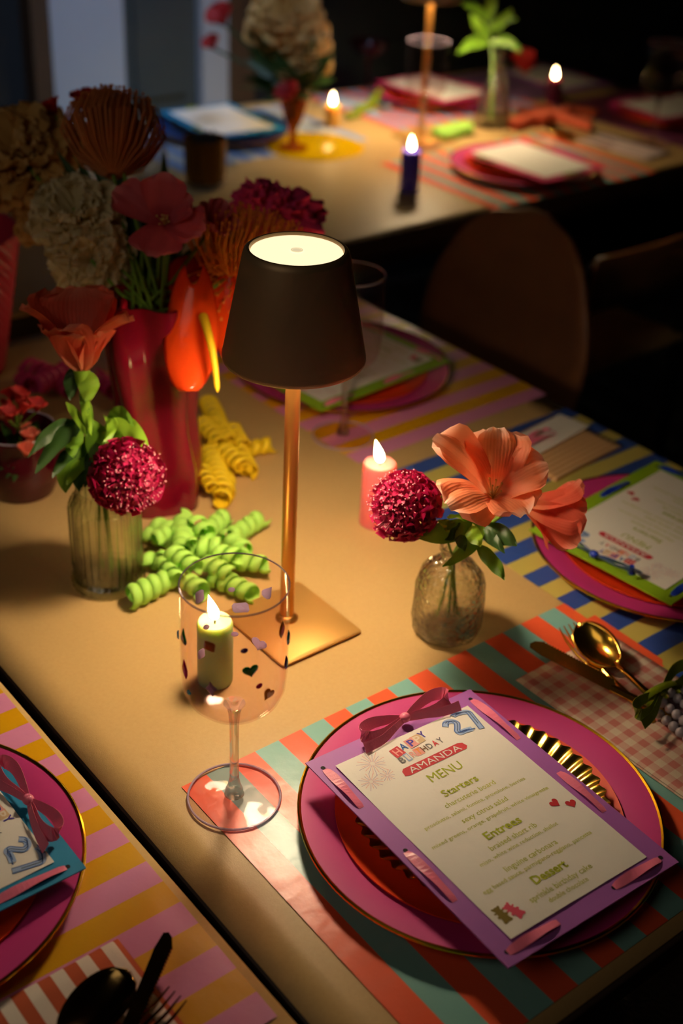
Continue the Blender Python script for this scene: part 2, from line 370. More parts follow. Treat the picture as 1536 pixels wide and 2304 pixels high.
# ------------------------------------------------------------------ table lamps
LED2 = mat('brighter diffuser light', '#ffffff', .5, emit=(1.0, .77, .46), es=250)
def lamp(label, x, y, led=None):
    t = thing('table_lamp', label, 'lamp', (x, y, T+.0012), 0, 'rechargeable table lamps')
    b = MB(); b.bev((0.002, -.006, .003), (.104, .112, .006), .0022); b.build('base', GOLDB, t)
    b = MB(); b.lathe([(.012, .006), (.012, .008), (.0095, .011), (.0082, .012)], 24); b.build('pole_collar', GOLDP, t)
    b = MB(); b.lathe([(.0074, .010), (.0074, .352)], 28); b.build('pole', GOLDP, t)
    b = MB()
    b.lathe([(.0665, .312), (.0672, .3105), (.0680, .312), (.0680, .315), (.0492, .4125), (.0478, .4165), (.0455, .4185), (.0432, .4185), (.0425, .4165), (.0425, .4120)], 72); b.f.pop(); b.mi.pop(); b.f.pop(); b.mi.pop()
    sh = b.build('shade', BRONZE, t)
    # open at the bottom
    b = MB(); n = 60
    b.grid(lambda u, v: ((.0665-.018*u)*cos(2*pi*v), (.0665-.018*u)*sin(2*pi*v), .3125+.0925*u), 4, n); b.build('reflector', SHADE_IN, t, label='white inside of the shade')
    b = MB(); b.lathe([(.0005, .3215), (.016, .3222), (.026, .3265), (.031, .334), (.031, .360), (.010, .366)], 40); b.build('light_diffuser', led or LED, t, label='glowing lens under the shade')
    b = MB(); b.lathe([(.0424, .4135), (.0418, .4158), (.001, .4164)], 56); b.build('top_disc', TOPD, t, label='glowing cream top disc')
    b = MB(); b.lathe([(.0058, .4164), (.0056, .4172), (.0048, .4174), (.0044, .4169), (.0006, .4169)], 28); b.build('touch_button', BTN, t)
    return t
LX, LY = .664, .876
lamp('lit bronze table lamp with gold pole in the middle of the near table', LX, LY)
lamp('lit far table lamp whose gold pole stands behind a clear glass', 2.056, 2.240, LED2)

# ------------------------------------------------------------------ placemats
def placemat(label, cx, cy, c1, c2, rz=0, L=.51, Wd=.36, n=19, group=None, z=.0013, dip=.0006):
    b = MB(); w = L/n; m = 14; rows = [(-L/2+w*i/2) for i in range(2*n+1)]
    for x in rows:
        for j in range(m+1):
            y = -Wd/2+Wd*j/m; b.v.append((x, y, dip*.5*noise.noise(V((x*22+cx*9, y*22, 1.3)))+.0002))
    for i in range(2*n):
        for j in range(m): q = i*(m+1)+j; b.f.append([q, q+m+1, q+m+2, q+1]); b.mi.append((i//2) % 2)
    o = b.build('placemat', [c1, c2], None, (cx, cy, T+z), (0, 0, rz), smooth=False); md = o.modifiers.new('solidify', 'SOLIDIFY'); md.thickness = .0003; md.offset = 1
    tag(o, label, 'placemat', group or 'striped paper placemats'); return o
def mpaper(n, c): return mat(n, c, .31, bump=(42, .38), spec=.5)
MO, MT = mpaper('orange stripe paper', '#f2603a'), mpaper('teal stripe paper', '#7fb3ac')
MY, MP = mpaper('mustard stripe paper', '#d9a010'), mpaper('lilac pink stripe paper', '#d889b4')
MB_, ML = mpaper('blue stripe paper', '#2f4a94'), mpaper('pale yellow stripe paper', '#c9b85e')
placemat('orange and teal striped placemat under the nearest pink charger', .694, .549, MO, MT, R(-.3))
placemat('blue and yellow striped placemat at the right edge of the lamp table', 1.118, .806, MB_, ML, R(90))
placemat('pink and mustard striped placemat behind the lamp, at the chair', 1.123, 1.36, MP, MY, R(90.8))
placemat('pink and mustard striped placemat on the left table beside the gap', .189, .74, MP, MY, R(90), z=.0013)
placemat('orange and teal striped placemat on the far table by the blue candle', 2.09, 1.945, MO, MT, R(0))
PB2, PW2 = mpaper('sky stripe paper', '#7f9cc8'), mpaper('off white stripe paper', '#d8d2c4')
placemat('coral and sky striped placemat on the far table behind the tall glass', 2.30, 2.50, mpaper('coral stripe paper', '#e06a58'), PB2, 0)
placemat('blue and cream striped placemat at the far table left end', 1.68, 2.47, PB2, PW2, 0)
placemat('mauve placemat at the far table right end', 2.74, 2.06, mpaper('mauve paper', '#8c4a6a'), mpaper('plum paper', '#7a3a5c'), R(90))
placemat('plum placemat at the back right corner of the far table', 2.72, 2.52, mpaper('violet paper', '#6a4a7a'), mpaper('dusk paper', '#84607c'), 0, L=.40, Wd=.30)

# ------------------------------------------------------------------ plates
ch_b = MB(); ch_b.lathe([(.001, .0035), (.100, .0035), (.112, .0062), (.122, .0105), (.150, .0165), (.1572, .0176)], 96, caps=False)
ch_me = ch_b.mesh('dish', CH_PINK)
cu_b = MB(); cu_b.lathe([(.001, .0008), (.104, .0008), (.113, .003), (.124, .0085), (.150, .0142), (.1572, .0155)], 96, caps=False); cu_me = cu_b.mesh('underside', CH_PINK)
rim_b = MB(); rim_b.lathe([(.1568, .0155), (.1590, .0156), (.1602, .0166), (.1600, .0182), (.1586, .0190), (.1568, .0180)], 96, close=True); rim_me = rim_b.mesh('gold_rim', GOLD_ED)
or_b = MB(); or_b.lathe([(.001, .0042), (.098, .0046), (.112, .0082), (.1225, .0128), (.1272, .0150), (.1272, .0135), (.112, .0070), (.100, .0038)], 96)
or_me = or_b.mesh('orange_plate', ORANGE_PL)
fm = lambda a, z, k: 1+(.018*cos(48*a) if k > 1 else 0)
gp_b = MB(); gp_b.lathe([(.001, .0060), (.070, .0062), (.084, .0085), (.099, .0190), (.109, .0250), (.1125, .0262), (.1123, .0250), (.098, .0165), (.086, .0070), (.070, .0054)], 288, mod=fm)
gp_me = gp_b.mesh('fluted_plate', GOLD)
def setting(where, x, y, group='pink charger plates with gold rims', inner=True):
    t = thing('charger_plate', 'gold rimmed pink charger plate '+where, 'plate', (x, y, T+.0018), 0, group)
    link('dish', ch_me, t); link('underside', cu_me, t); link('gold_rim', rim_me, t, label='gold rim')
    if inner:
        p = link('dinner_plate', or_me, None, (x, y, T+.0020)); tag(p, 'orange plate '+where, 'plate', 'orange plates on the chargers')
        p = link('fluted_plate', gp_me, None, (x, y, T+.0032)); tag(p, 'gold fluted plate '+where, 'plate', 'gold fluted plates under the menus')
    return t
PA, PB, PC, PL = (.628, .541), (1.112, .728), (1.097, 1.328), (.188, .776)
setting('on the orange and teal placemat nearest the camera', *PA)
setting('on the blue striped placemat at the right edge', *PB)
setting('behind the lamp on the pink striped placemat', *PC)
setting('on the left table beyond the dark gap', *PL)
PD, PE, PF, PG = (2.075, 1.925), (2.33, 2.50), (2.745, 2.06), (2.80, 2.52)
setting('on the far table beside the blue candle', *PD)
setting('on the far table behind the tall clear glass', *PE)
setting('at the right end of the far table', *PF)
p = thing('charger_plate', 'dark blue charger plate at the left end of the far table', 'plate', (1.665, 2.50, T+.0018))
NAVY = mat('navy enamel', '#1c3f78', .3); link('dish', MB.mesh(ch_b, 'dish', NAVY), p); link('underside', MB.mesh(cu_b, 'underside', NAVY), p); link('gold_rim', rim_me, p)

# ------------------------------------------------------------------ menu cards
INK = mat('lime green ink', '#bcc03c', .7); INK_D = mat('strong lime ink', '#a8b01a', .7)
INKS = dict(red=mat('red ink', '#c93a44', .7), blue=mat('blue ink', '#3a62a8', .7), sky=mat('pale blue ink', '#9fb6dc', .7), purple=mat('purple ink', '#4a35a0', .7),
            beige=mat('beige ink', '#d8b890', .7), grey=mat('grey ink', '#6a6468', .7), orange=mat('orange ink', '#e8922a', .7), pink=mat('pink ink', '#e8a098', .7),
            cream=mat('pale cream ink', '#ecdcc8', .7), lilac=mat('lilac ink', '#a890b8', .7), heart=mat('heart red ink', '#c02c34', .7),
            bear1=mat('olive gummy print', '#7d6a1c', .6), bear2=mat('pink gummy print', '#e2506a', .6), navy=mat('navy ink', '#28304c', .7), brown=mat('brown ink', '#6a4428', .7), wht=mat('white ink', '#e8e0dc', .7))
TXT = {}
def text_mesh(s, h, w, bold=0, xs=None):
    """letters of cap height about h squeezed into width w; returns a mesh"""
    key = (s, h, w, bold)
    if key in TXT: return TXT[key]
    cu = bpy.data.curves.new('lettering', 'FONT'); cu.body = s; cu.size = 1; cu.offset = bold; cu.resolution_u = 2; cu.extrude = 0
    o = bpy.data.objects.new('tmp', cu); C.objects.link(o); dg = bpy.context.evaluated_depsgraph_get(); dg.update()
    me = bpy.data.meshes.new_from_object(o.evaluated_get(dg)); bpy.data.objects.remove(o)
    xs_ = [v.co.x for v in me.vertices]; x0, x1 = min(xs_), max(xs_); k = w/(x1-x0); kh = h/.7
    for v in me.vertices: v.co.x = (v.co.x-x0)*k-w/2; v.co.y *= kh
    me.name = 'lettering'; TXT[key] = me; return me
def polyline(b, pts, hw, z, mi=0):
    P = [V((x, y, z)) for x, y in pts]; S = []
    for i in range(len(P)):
        t = (P[min(i+1, len(P)-1)]-P[max(i-1, 0)]).normalized(); S.append(V((-t.y, t.x, 0))*hw)
    b.strip(P, S, mi)
def heart_pts(c, r, a=0, n=28):
    o = []
    for k in range(n):
        t = 2*pi*k/n; x = 16*sin(t)**3/17; y = (13*cos(t)-5*cos(2*t)-2*cos(3*t)-cos(4*t))/17
        o.append((c[0]+r*(x*cos(a)-y*sin(a)), c[1]+r*(x*sin(a)+y*cos(a))))
    return o
def bear_pts(c, s, a):
    q = [(0, -.95), (.18, -.98), (.40, -1.05), (.55, -.9), (.45, -.6), (.42, -.35), (.62, -.25), (.60, -.05), (.40, 0), (.36, .22), (.60, .28), (.58, .45), (.33, .42), (.38, .62), (.52, .85), (.40, 1.0), (.22, .90), (0, .95)]
    q = q+[(-x, y) for x, y in q[-2:0:-1]]
    return [(c[0]+s*(x*cos(a)-y*sin(a)), c[1]+s*(x*sin(a)+y*cos(a))) for x, y in q]
LINES = [('MENU', 0, .050, .0105, .037, .0), ('Starters', -.001, .0305, .0082, .040, .012), ('charcuterie board', 0, .0195, .0056, .058, 0), ('prosciutto, salami, fontina, provolone, berries', -.0025, .0095, .0040, .116, 0),
         ('sexy citrus salad', -.002, -.0015, .0056, .052, 0), ('mixed greens, orange, grapefruit, white vinaigrette', -.002, -.0100, .0040, .134, 0),
         ('Entrees', -.0035, -.0268, .0085, .040, .02), ('braised short rib', -.0025, -.0375, .0058, .053, 0), ('miso, white wine reduction, shallot', -.0035, -.0455, .0042, .089, 0),
         ('linguine carbonara', -.0045, -.0610, .0060, .059, 0), ('egg based sauce, parmigiano-reggiano, pancetta', -.0035, -.0685, .0044, .124, 0),
         ('Dessert', -.0045, -.0835, .0088, .038, .03), ('sprinkle birthday cake', -.0045, -.0955, .0060, .070, 0), ('double chocolate', -.0045, -.1035, .0050, .044, 0)]
TWO = [(.040, .1000), (.044, .1040), (.050, .1030), (.0525, .0985), (.0490, .0935), (.0455, .0895), (.0465, .0865), (.052, .0865), (.060, .0850)]
SEV = [(.056, .1080), (.062, .1085), (.070, .1060), (.0725, .1035), (.0715, .098), (.0700, .090), (.0680, .0805)]
def smooth_pts(p, n=4):
    o = []
    for i in range(len(p)-1):
        a, b_, c, d = p[max(i-1, 0)], p[i], p[i+1], p[min(i+2, len(p)-1)]
        for k in range(n):
            t = k/n; o.append(tuple(.5*(2*b_[j]+(c[j]-a[j])*t+(2*a[j]-5*b_[j]+4*c[j]-d[j])*t*t+(3*b_[j]-a[j]-3*c[j]+d[j])*t**3) for j in (0, 1)))
    return o+[p[-1]]
def ribbon_dash(t, a, b_, m, w=.0041, h=.0024):
    a, b_ = V(a), V(b_); d = (b_-a); n = V((-d.y, d.x, 0)).normalized(); P = []; S = []
    for i in range(15):
        u = i/14; P.append(a+d*u+V((0, 0, h*sin(pi*u)**.6-.0003))); S.append(n*w*(.62+.38*sin(pi*u)**.3)+V((0, 0, .0012*sin(2*pi*u))))
    mb = MB(); mb.strip(P, S); o = mb.build('ribbon', m, t, smooth=False); solid(o, .0002); return o
def bow(t, c, ang, m, s=1.0, z=.004):
    M = Matrix.Rotation(ang, 3, 'Z'); parts = []
    def rib(pts, w, nm):
        P = [M @ (V(p)*s)+V(c)+V((0, 0, z)) for p in pts]; S = []
        for i in range(len(P)):
            tt = (P[min(i+1, len(P)-1)]-P[max(i-1, 0)]).normalized(); ww = w if not isinstance(w, list) else w[i]
            up = V((0, 0, 1))*.75+M @ V((0, 1, 0))*.65; sd = up-tt*up.dot(tt); sd.normalize(); S.append(sd*ww*s)
        mb = MB(); mb.strip(P, S); o = mb.build(nm, m, t, smooth=False); solid(o, .0003)
    def sm(pts, n=5):
        P = [V(p) for p in pts]; o = []
        for i in range(len(P)-1):
            a, b_, c_, d = P[max(i-1, 0)], P[i], P[i+1], P[min(i+2, len(P)-1)]
            for k in range(n):
                u = k/n; o.append(.5*(2*b_+(c_-a)*u+(2*a-5*b_+4*c_-d)*u*u+(3*b_-a-3*c_+d)*u**3))
        return o+[P[-1]]
    for sx in (-1, 1):
        pts = sm([(0, 0, .003), (sx*.015, .0035, .006), (sx*.031, .0055, .008), (sx*.042, .002, .008), (sx*.040, -.0045, .0055), (sx*.026, -.006, .004), (sx*.010, -.002, .003), (0, 0, .003)])
        rib(pts, [.0022+.0030*abs(sin(pi*i/(len(pts)-1))) for i in range(len(pts))], 'bow_loop')
        pts = sm([(0, 0, .003), (sx*.014, -.005, .004), (sx*.030, -.009, .0022), (sx*.048, -.0095 if sx < 0 else -.012, .003)])
        rib(pts, [.0020+.0022*i/(len(pts)-1) for i in range(len(pts))], 'bow_tail')
    mb = MB(); mb.sphere(M @ V((0, 0, 0))+V(c)+V((0, 0, z+.004*s)), .0048*s, 12, 8, sc=(1, .9, .8)); mb.build('bow_knot', m, t)
def menu_card(label, x, y, z, rot, card_m, rib_m, full=True, tilt=(0, 0), small=False):
    t = thing('menu_card', label, 'menu', (x, y, T+z), 0, 'birthday menu cards', rot=(tilt[0], tilt[1], rot))
    w, h = .098, .130
    mb = MB(); mb.box((0, 0, 0), (2*w, 2*h, .0012)); mb.build('backing_card', card_m, t, smooth=False)
    sw, sh = .0785, .112
    mb = MB()
    def bow_z(u, v): return .0012+.0010*sin(pi*u)*sin(pi*v)+(.0008*abs(2*v-1)**3*(1 if u < .5 else .4))+.0005*noise.noise(V((u*4+x, v*5, 3)))
    def sf(u, v): return (-sw+2*sw*u, -sh+2*sh*v, bow_z(u, v))
    mb.grid(sf, 16, 22); mb.build('menu_sheet', PAPER, t)
    zt = .0052
    def drape(me):
        for v in me.vertices:
            u = (v.co.x+sw)/(2*sw); vv = (v.co.y+sh)/(2*sh); v.co.z = bow_z(min(max(u, 0), 1), min(max(vv, 0), 1))+.00035
        return me
    if full:
        if full == 1:
            for s, cx, cy, hh, ww, bo in LINES:
                me = text_mesh(s, hh*.95, ww, bo).copy()
                for v in me.vertices: v.co.x += cx; v.co.y += cy
                me.materials.clear(); me.materials.append(INK_D if hh > .008 else INK); link('lettering', drape(me), t)
        def flat(nm, fn, ink, dz=0.0):
            mb = MB(); fn(mb); me = mb.mesh(nm, INKS[ink], False); drape(me)
            for v in me.vertices: v.co.z += dz
            return link(nm, me, t)
        def letter(s, cx, cy, hh, ww, ink, rz=0, bold=.01, tile=None, dz=.0001):
            if tile:
                flat('letter_tile', lambda mb: mb.add([(cx+a*cos(rz)-b_*sin(rz), cy+hh/2+a*sin(rz)+b_*cos(rz), 0) for a, b_ in ((-ww*.85, -hh*.72), (ww*.85, -hh*.66), (ww*.8, hh*.72), (-ww*.8, hh*.66))], [(0, 1, 2, 3)]), tile)
            me = text_mesh(s, hh, ww, bold).copy(); me.transform(Matrix.Translation((cx, cy+hh/2, 0)) @ Matrix.Rotation(rz, 4, 'Z') @ Matrix.Translation((0, -hh/2, 0)))
            me.materials.clear(); me.materials.append(INKS[ink]); drape(me)
            for v in me.vertices: v.co.z += dz
            link('lettering', me, t)
        for s, cx, cy, ink, tile, rz in (('H', -.0205, .0925, 'pink', 'red', .1), ('A', -.0115, .0955, 'blue', None, -.05), ('P', -.0015, .0955, 'purple', 'pink', .05), ('P', .0065, .0965, 'cream', 'beige', 0), ('Y', .0140, .0990, 'purple', None, .1)):
            letter(s, cx, cy, .0082, .0068, ink, rz, .02, tile)
        for k, (s, ink, tile) in enumerate((('B', 'grey', None), ('I', 'wht', 'sky'), ('R', 'pink', None), ('T', 'orange', 'pink'), ('H', 'brown', None), ('D', 'grey', None), ('A', 'red', None), ('Y', 'grey', None))):
            letter(s, -.0235+k*.0067, .0828+.0003*k, .0070, .0052 if s != 'I' else .003, ink, .03*((k % 3)-1), .015, tile)
        flat('name_banner', lambda mb: mb.add([(-.0330, .0745, 0), (-.0340, .0690, 0), (-.0290, .0672, 0), (.0370, .0672, 0), (.0400, .0700, 0), (.0385, .0752, 0), (.0340, .0770, 0), (-.0300, .0770, 0)], [(0, 1, 2, 3, 4, 5, 6, 7)]), 'red')
        letter('AMANDA', .0030, .0684, .0072, .0600, 'wht', 0, .0, None, .0002)
        for pts in (TWO, SEV):
            sp = smooth_pts(pts)
            flat('number_print', lambda mb: polyline(mb, sp, .0030, 0), 'sky', .0001)
            flat('number_print', lambda mb: (polyline(mb, [(a-.0024, b_+.0010) for a, b_ in sp], .00045, 0), polyline(mb, [(a+.0024, b_-.0010) for a, b_ in sp], .00045, 0)), 'blue', .00018)
            flat('number_print', lambda mb: polyline(mb, [(a+.0002, b_) for a, b_ in sp[3:-3]], .00035, 0), 'navy', .00022)
        rnd = random.Random(5)
        for cx, cy, rr, n in ((-.0490, .0965, .0155, 22), (-.0640, .0795, .0115, 18), (-.0470, .0780, .0080, 16)):
            for ink, off in (('red', 0), ('blue', .5)):
                def fwk(mb):
                    for k in range(n//2):
                        a = 2*pi*(k+off+.3*rnd.random())/(n//2); r0, r1 = rr*.15, rr*(.7+.3*rnd.random())
                        mb.add([(cx+r0*cos(a)-.00012*sin(a), cy+r0*sin(a)+.00012*cos(a), 0), (cx+r1*cos(a)-.00020*sin(a), cy+r1*sin(a)+.0002*cos(a), 0), (cx+r1*cos(a)+.0002*sin(a), cy+r1*sin(a)-.0002*cos(a), 0), (cx+r0*cos(a)+.00012*sin(a), cy+r0*sin(a)-.00012*cos(a), 0)], [(0, 1, 2, 3)])
                flat('firework_print', fwk, 'pink' if ink == 'red' else 'lilac')
        for c, a in (((.0565, -.0255), .35), ((.0690, -.0335), -.15)):
            flat('heart_print', lambda mb: mb.add([(p[0], p[1], 0) for p in heart_pts(c, .0055, a)], [tuple(range(28))]), 'heart')
        for c, ink, a in (((-.0680, -.0905), 'bear1', .05), ((-.0570, -.0925), 'bear2', .35)):
            bp = bear_pts(c, .0085, a); flat('bear_print', lambda mb: mb.add([(p[0], p[1], 0) for p in bp], [tuple(range(len(bp)))]), ink)
    ex = .0885; ey = .1195
    if not small:
        for a, b_ in (((-ex, .114, .001), (-ex-.001, .060, .001)), ((-ex-.001, .001, .001), (-ex-.001, -.060, .001)), ((ex, .117, .001), (ex, .052, .001)), ((ex, .001, .001), (ex-.001, -.056, .001)),
                      ((ex-.002, -ey, .001), (.030, -ey, .001)), ((-.034, -ey, .001), (-ex, -ey, .001))):
            ribbon_dash(t, a, b_, rib_m)
        for hx, hy in ((-ex, .1165), (ex, .1185), (ex, -.1185), (-ex, -.1185), (-ex, .0025), (-.0365, -ey), (.030, -ey)):
            mb = MB(); mb.lathe([(.0022, .00062), (.0021, .0008), (.0005, .0008)], 14, (hx, hy, 0)); mb.build('punched_hole', HOLE, t)
        bow(t, (.010, .124, 0), R(1), rib_m, 1.18)
    else:
        for a, b_ in (((-ex, .09, .001), (-ex, .02, .001)), ((-.03, -ey, .001), (.03, -ey, .001)), ((ex, .09, .001), (ex, .02, .001))): ribbon_dash(t, a, b_, rib_m)
    return t
CARDS = dict(purple=mat('purple card', '#a862b4', .55), green=mat('lime card', '#8fb51e', .55), blue=mat('sky blue card', '#1784b4', .55), pink=mat('hot pink card', '#d0306a', .55))
menu_card('purple backed birthday menu threaded with pink ribbon, on the nearest plate', .6160, .5225, .0370, R(-1.2), CARDS['purple'], PINKR, 1, (R(1.3), R(2.2)))
menu_card('lime backed birthday menu threaded with navy ribbon, at the right edge', 1.117, .742, .0315, R(95.5), CARDS['green'], NAVYR, 1)
menu_card('lime backed birthday menu threaded with pink ribbon, behind the lamp', 1.080, 1.310, .0315, R(95.0), CARDS['green'], PINKR, 1)
menu_card('blue backed birthday menu threaded with pink ribbon, on the left table', .183, .768, .0315, R(-90), CARDS['blue'], PINKR, 2)
menu_card('pink backed menu card on the far table beside the blue candle', 2.083, 1.903, .0315, R(1), CARDS['pink'], LIMER, 0, small=True)
menu_card('pale menu card on the far table behind the tall clear glass', 2.335, 2.50, .0315, R(182), CARDS['pink'], PINKR, 0, small=True)
menu_card('pale menu card with pink backing at the right end of the far table', 2.755, 2.06, .0315, R(84), CARDS['pink'], PINKR, 0, small=True)
menu_card('pale menu card in the back right corner of the far table', 2.80, 2.52, .0035, R(178), CARDS['purple'], PINKR, 0, small=True)
menu_card('white menu card with bright blue backing at the left end of the far table', 1.665, 2.50, .0315, R(176), CARDS['blue'], LIMER, 0, small=True)

# ------------------------------------------------------------------ wine glass with stuck-on gems
GX, GY, GR = .4711, .6918, .0445
def wine_glass(label, x, y, s=1.0, group='clear stemmed glasses', zs=1.0, taper=0):
    t = thing('wine_glass', label, 'glass', (x, y, T+.0024), 0, group)
    k = lambda p: [(r*s, z*zs) for r, z in p]
    b = MB(); b.lathe(k([(.0425, .0014), (.0424, .0004), (.0418, 0), (.012, 0), (.0005, 0)]), 72); b.f.pop(); b.mi.pop()
    b = MB(); b.lathe(k([(.0005, 0.0002), (.0412, 0.0002), (.0424, .0010), (.0420, .0021), (.030, .0026), (.010, .0036), (.0062, .0048)]), 72); b.build('foot', CLEAR, t)
    b = MB(); b.lathe(k([(.0412+.0011*cos(a), .0012+.0011*sin(a)) for a in [2*pi*i/8 for i in range(8)]]), 80, close=True); b.build('foot_edge', CLEARRIM, t)
    b = MB(); b.lathe(k([(.0090, .0042), (.0076, .0065), (.0079, .0098), (.0058, .0150), (.0042, .024), (.0040, .050), (.0042, .085), (.0052, .098), (.0070, .1050), (.0095, .1085)]), 32); b.build('stem', STEMG, t)
    w = .0011
    o_ = [(.002, .1085), (.022, .1092), (.0325, .1125), (.0395, .1200), (.0432, .1300), (.0444, .146), (.0447, .190), (.0445+.003*taper, .2320)]
    i_ = [(r-w, z+(w if z < .13 else 0)) for r, z in o_[::-1]]; i_[-1] = (.0005, .1100)
    b = MB(); b.lathe(k([(.0004, .1085)]+o_+[(.0440+.003*taper, .2327)]+i_), 96); b.build('bowl', CLEAR, t)
    b = MB(); b.lathe(k([(.0441+.003*taper+.0007*cos(a), .2322+.0007*sin(a)) for a in [2*pi*i/8 for i in range(8)]]), 96, close=True); b.build('rim', CLEARRIM, t)
    return t
wg = wine_glass('clear stemmed glass dotted with coloured gems, standing in front of the green candle', GX, GY)
def gemm(n, c): return mat(n, c, .10, coat=.8, spec=.8, translucent=.35)
GEMC = dict(green=gemm('green gem', '#1f6a24'), brown=gemm('topaz gem', '#8a4818'), purple=gemm('purple gem', '#4a1450'), amber=gemm('amber gem', '#c8801c'), teal=gemm('teal gem', '#1c7c88'),
            red=gemm('ruby gem', '#a01440'), grey=gemm('smoky lilac gem', '#8a6c80'), blue=gemm('blue gem', '#3c88c8'), pink=gemm('pink gem', '#e05070'))
GEMBK = mat('lilac gem backing', '#d8cce0', .4, translucent=.75)
SH = {'oval': [(cos(a), sin(a)*.8) for a in [2*pi*i/14 for i in range(14)]], 'square': [(-1, -.85), (-.6, -1), (.6, -1), (1, -.8), (1, .8), (.6, 1), (-.6, 1), (-1, .85)],
      'rect': [(-1, -.4), (-.75, -.7), (.75, -.7), (1, -.4), (1, .4), (.75, .7), (-.75, .7), (-1, .4)], 'diamond': [(0, -1.2), (.35, -.5), (.8, 0), (.35, .5), (0, 1.2), (-.35, .5), (-.8, 0), (-.35, -.5)],
      'marq': [(0, -1.4), (.45, -.7), (.6, 0), (.45, .7), (0, 1.4), (-.45, .7), (-.6, 0), (-.45, -.7)], 'drop': [(0, 1.4), (.3, .7), (.65, 0), (.7, -.4), (.45, -.85), (0, -1), (-.45, -.85), (-.7, -.4), (-.65, 0), (-.3, .7)],
      'heart': [(x, y) for x, y in heart_pts((0, 0), 1.05, 0, 20)]}
def on_glass(px, py, back):
    d = fw*FPX+CR*(px-768)-CU*(py-1152); a = d.x**2+d.y**2; bb = -(GX*d.x+GY*d.y); c = GX**2+GY**2-GR**2
    disc = max(bb*bb-a*c, 0); t = (-bb+(sqrt(disc) if back else -sqrt(disc)))/a; p = EYE+d*t
    return math.atan2(p.y-GY, p.x-GX), p.z-T-.0024
def gem(px, py, shape, col, r, rot=0, back=False):
    a, z = on_glass(px, py, back); pts = [(x*cos(rot)-y*sin(rot), x*sin(rot)+y*cos(rot)) for x, y in SH[shape]]; n = len(pts)
    b = MB(); out = []
    for sc_, h in ((1, .0002), (.96, .0008), (.60, .0018)):
        for x, y in pts:
            th = a+x*r*sc_/GR; rr = GR+.0004+h; out.append((rr*cos(th), rr*sin(th), z+y*r*sc_))
    fs = [tuple(range(2*n, 3*n))]+[(k*n+j, k*n+(j+1) % n, (k+1)*n+(j+1) % n, (k+1)*n+j) for k in (0, 1) for j in range(n)]
    b.add(out, fs, 0); b.add(out[:n], [tuple(range(n-1, -1, -1))], 1)
    b.build('gem', [GEMBK if back else GEMC[col], GEMBK], wg, smooth=False, label='%s %s gem' % ('lilac backed' if back else col, {'marq': 'pointed oval', 'rect': 'oblong', 'drop': 'drop shaped'}.get(shape, shape)))
for g in ((415, 1434, 'drop', 'green', .0068, 0), (403, 1428, 'diamond', 'blue', .004, 0), (472, 1454, 'square', 'brown', .0046, -.1), (549, 1463, 'oval', 'purple', .0030, .2), (563, 1508, 'heart', 'green', .0068, .12),
          (632, 1415, 'marq', 'amber', .0062, -.1), (646, 1434, 'marq', 'teal', .0056, 0), (641, 1490, 'marq', 'purple', .0052, 0), (418, 1505, 'marq', 'red', .0066, .2), (476, 1549, 'diamond', 'grey', .0064, .15),
          (427, 1557, 'oval', 'teal', .0026, 0), (582, 1542, 'oval', 'red', .0029, .5), (603, 1560, 'heart', 'amber', .0062, -.7)): gem(*g)
for g in ((450, 1343, 'rect', 'amber', .0062, 1.5), (521, 1328, 'oval', 'teal', .0030, 0), (541, 1368, 'rect', 'blue', .0072, -.15), (600, 1335, 'drop', 'green', .0068, .5), (465, 1412, 'oval', 'red', .0032, .6),
          (528, 1428, 'oval', 'purple', .0032, 0), (582, 1450, 'heart', 'purple', .0076, .2), (454, 1472, 'rect', 'pink', .0050, 1.5)): gem(*g, back=True)
wine_glass('clear stemmed glass behind the lamp shade, at the pink striped placemat', .975, 1.172)
wine_glass('clear stemmed glass in front of the far gold lamp pole', 2.012, 2.188, 1.05)
wine_glass('dim clear stemmed glass at the right edge of the far table', 2.52, 1.925, 1.0)
def coupe():
    t = thing('coupe_glass', 'pink and clear coupe glass at the back edge of the far table', 'glass', (2.235, 2.66, T+.001))
    PKG = thin_glass('pink glass', '#e88098', .05, 1.6, 1.2)
    b = MB(); b.lathe([(.0005, 0), (.034, .0005), (.034, .002), (.006, .005)], 40); b.build('foot', CLEAR, t)
    b = MB(); b.lathe([(.005, .004), (.004, .04), (.006, .085)], 16); b.build('stem', PKG, t)
    b = MB(); b.lathe([(.004, .084), (.030, .094), (.048, .112), (.052, .125), (.0505, .125), (.046, .113), (.029, .0965), (.001, .087)], 48); b.build('bowl', PKG, t)
coupe()

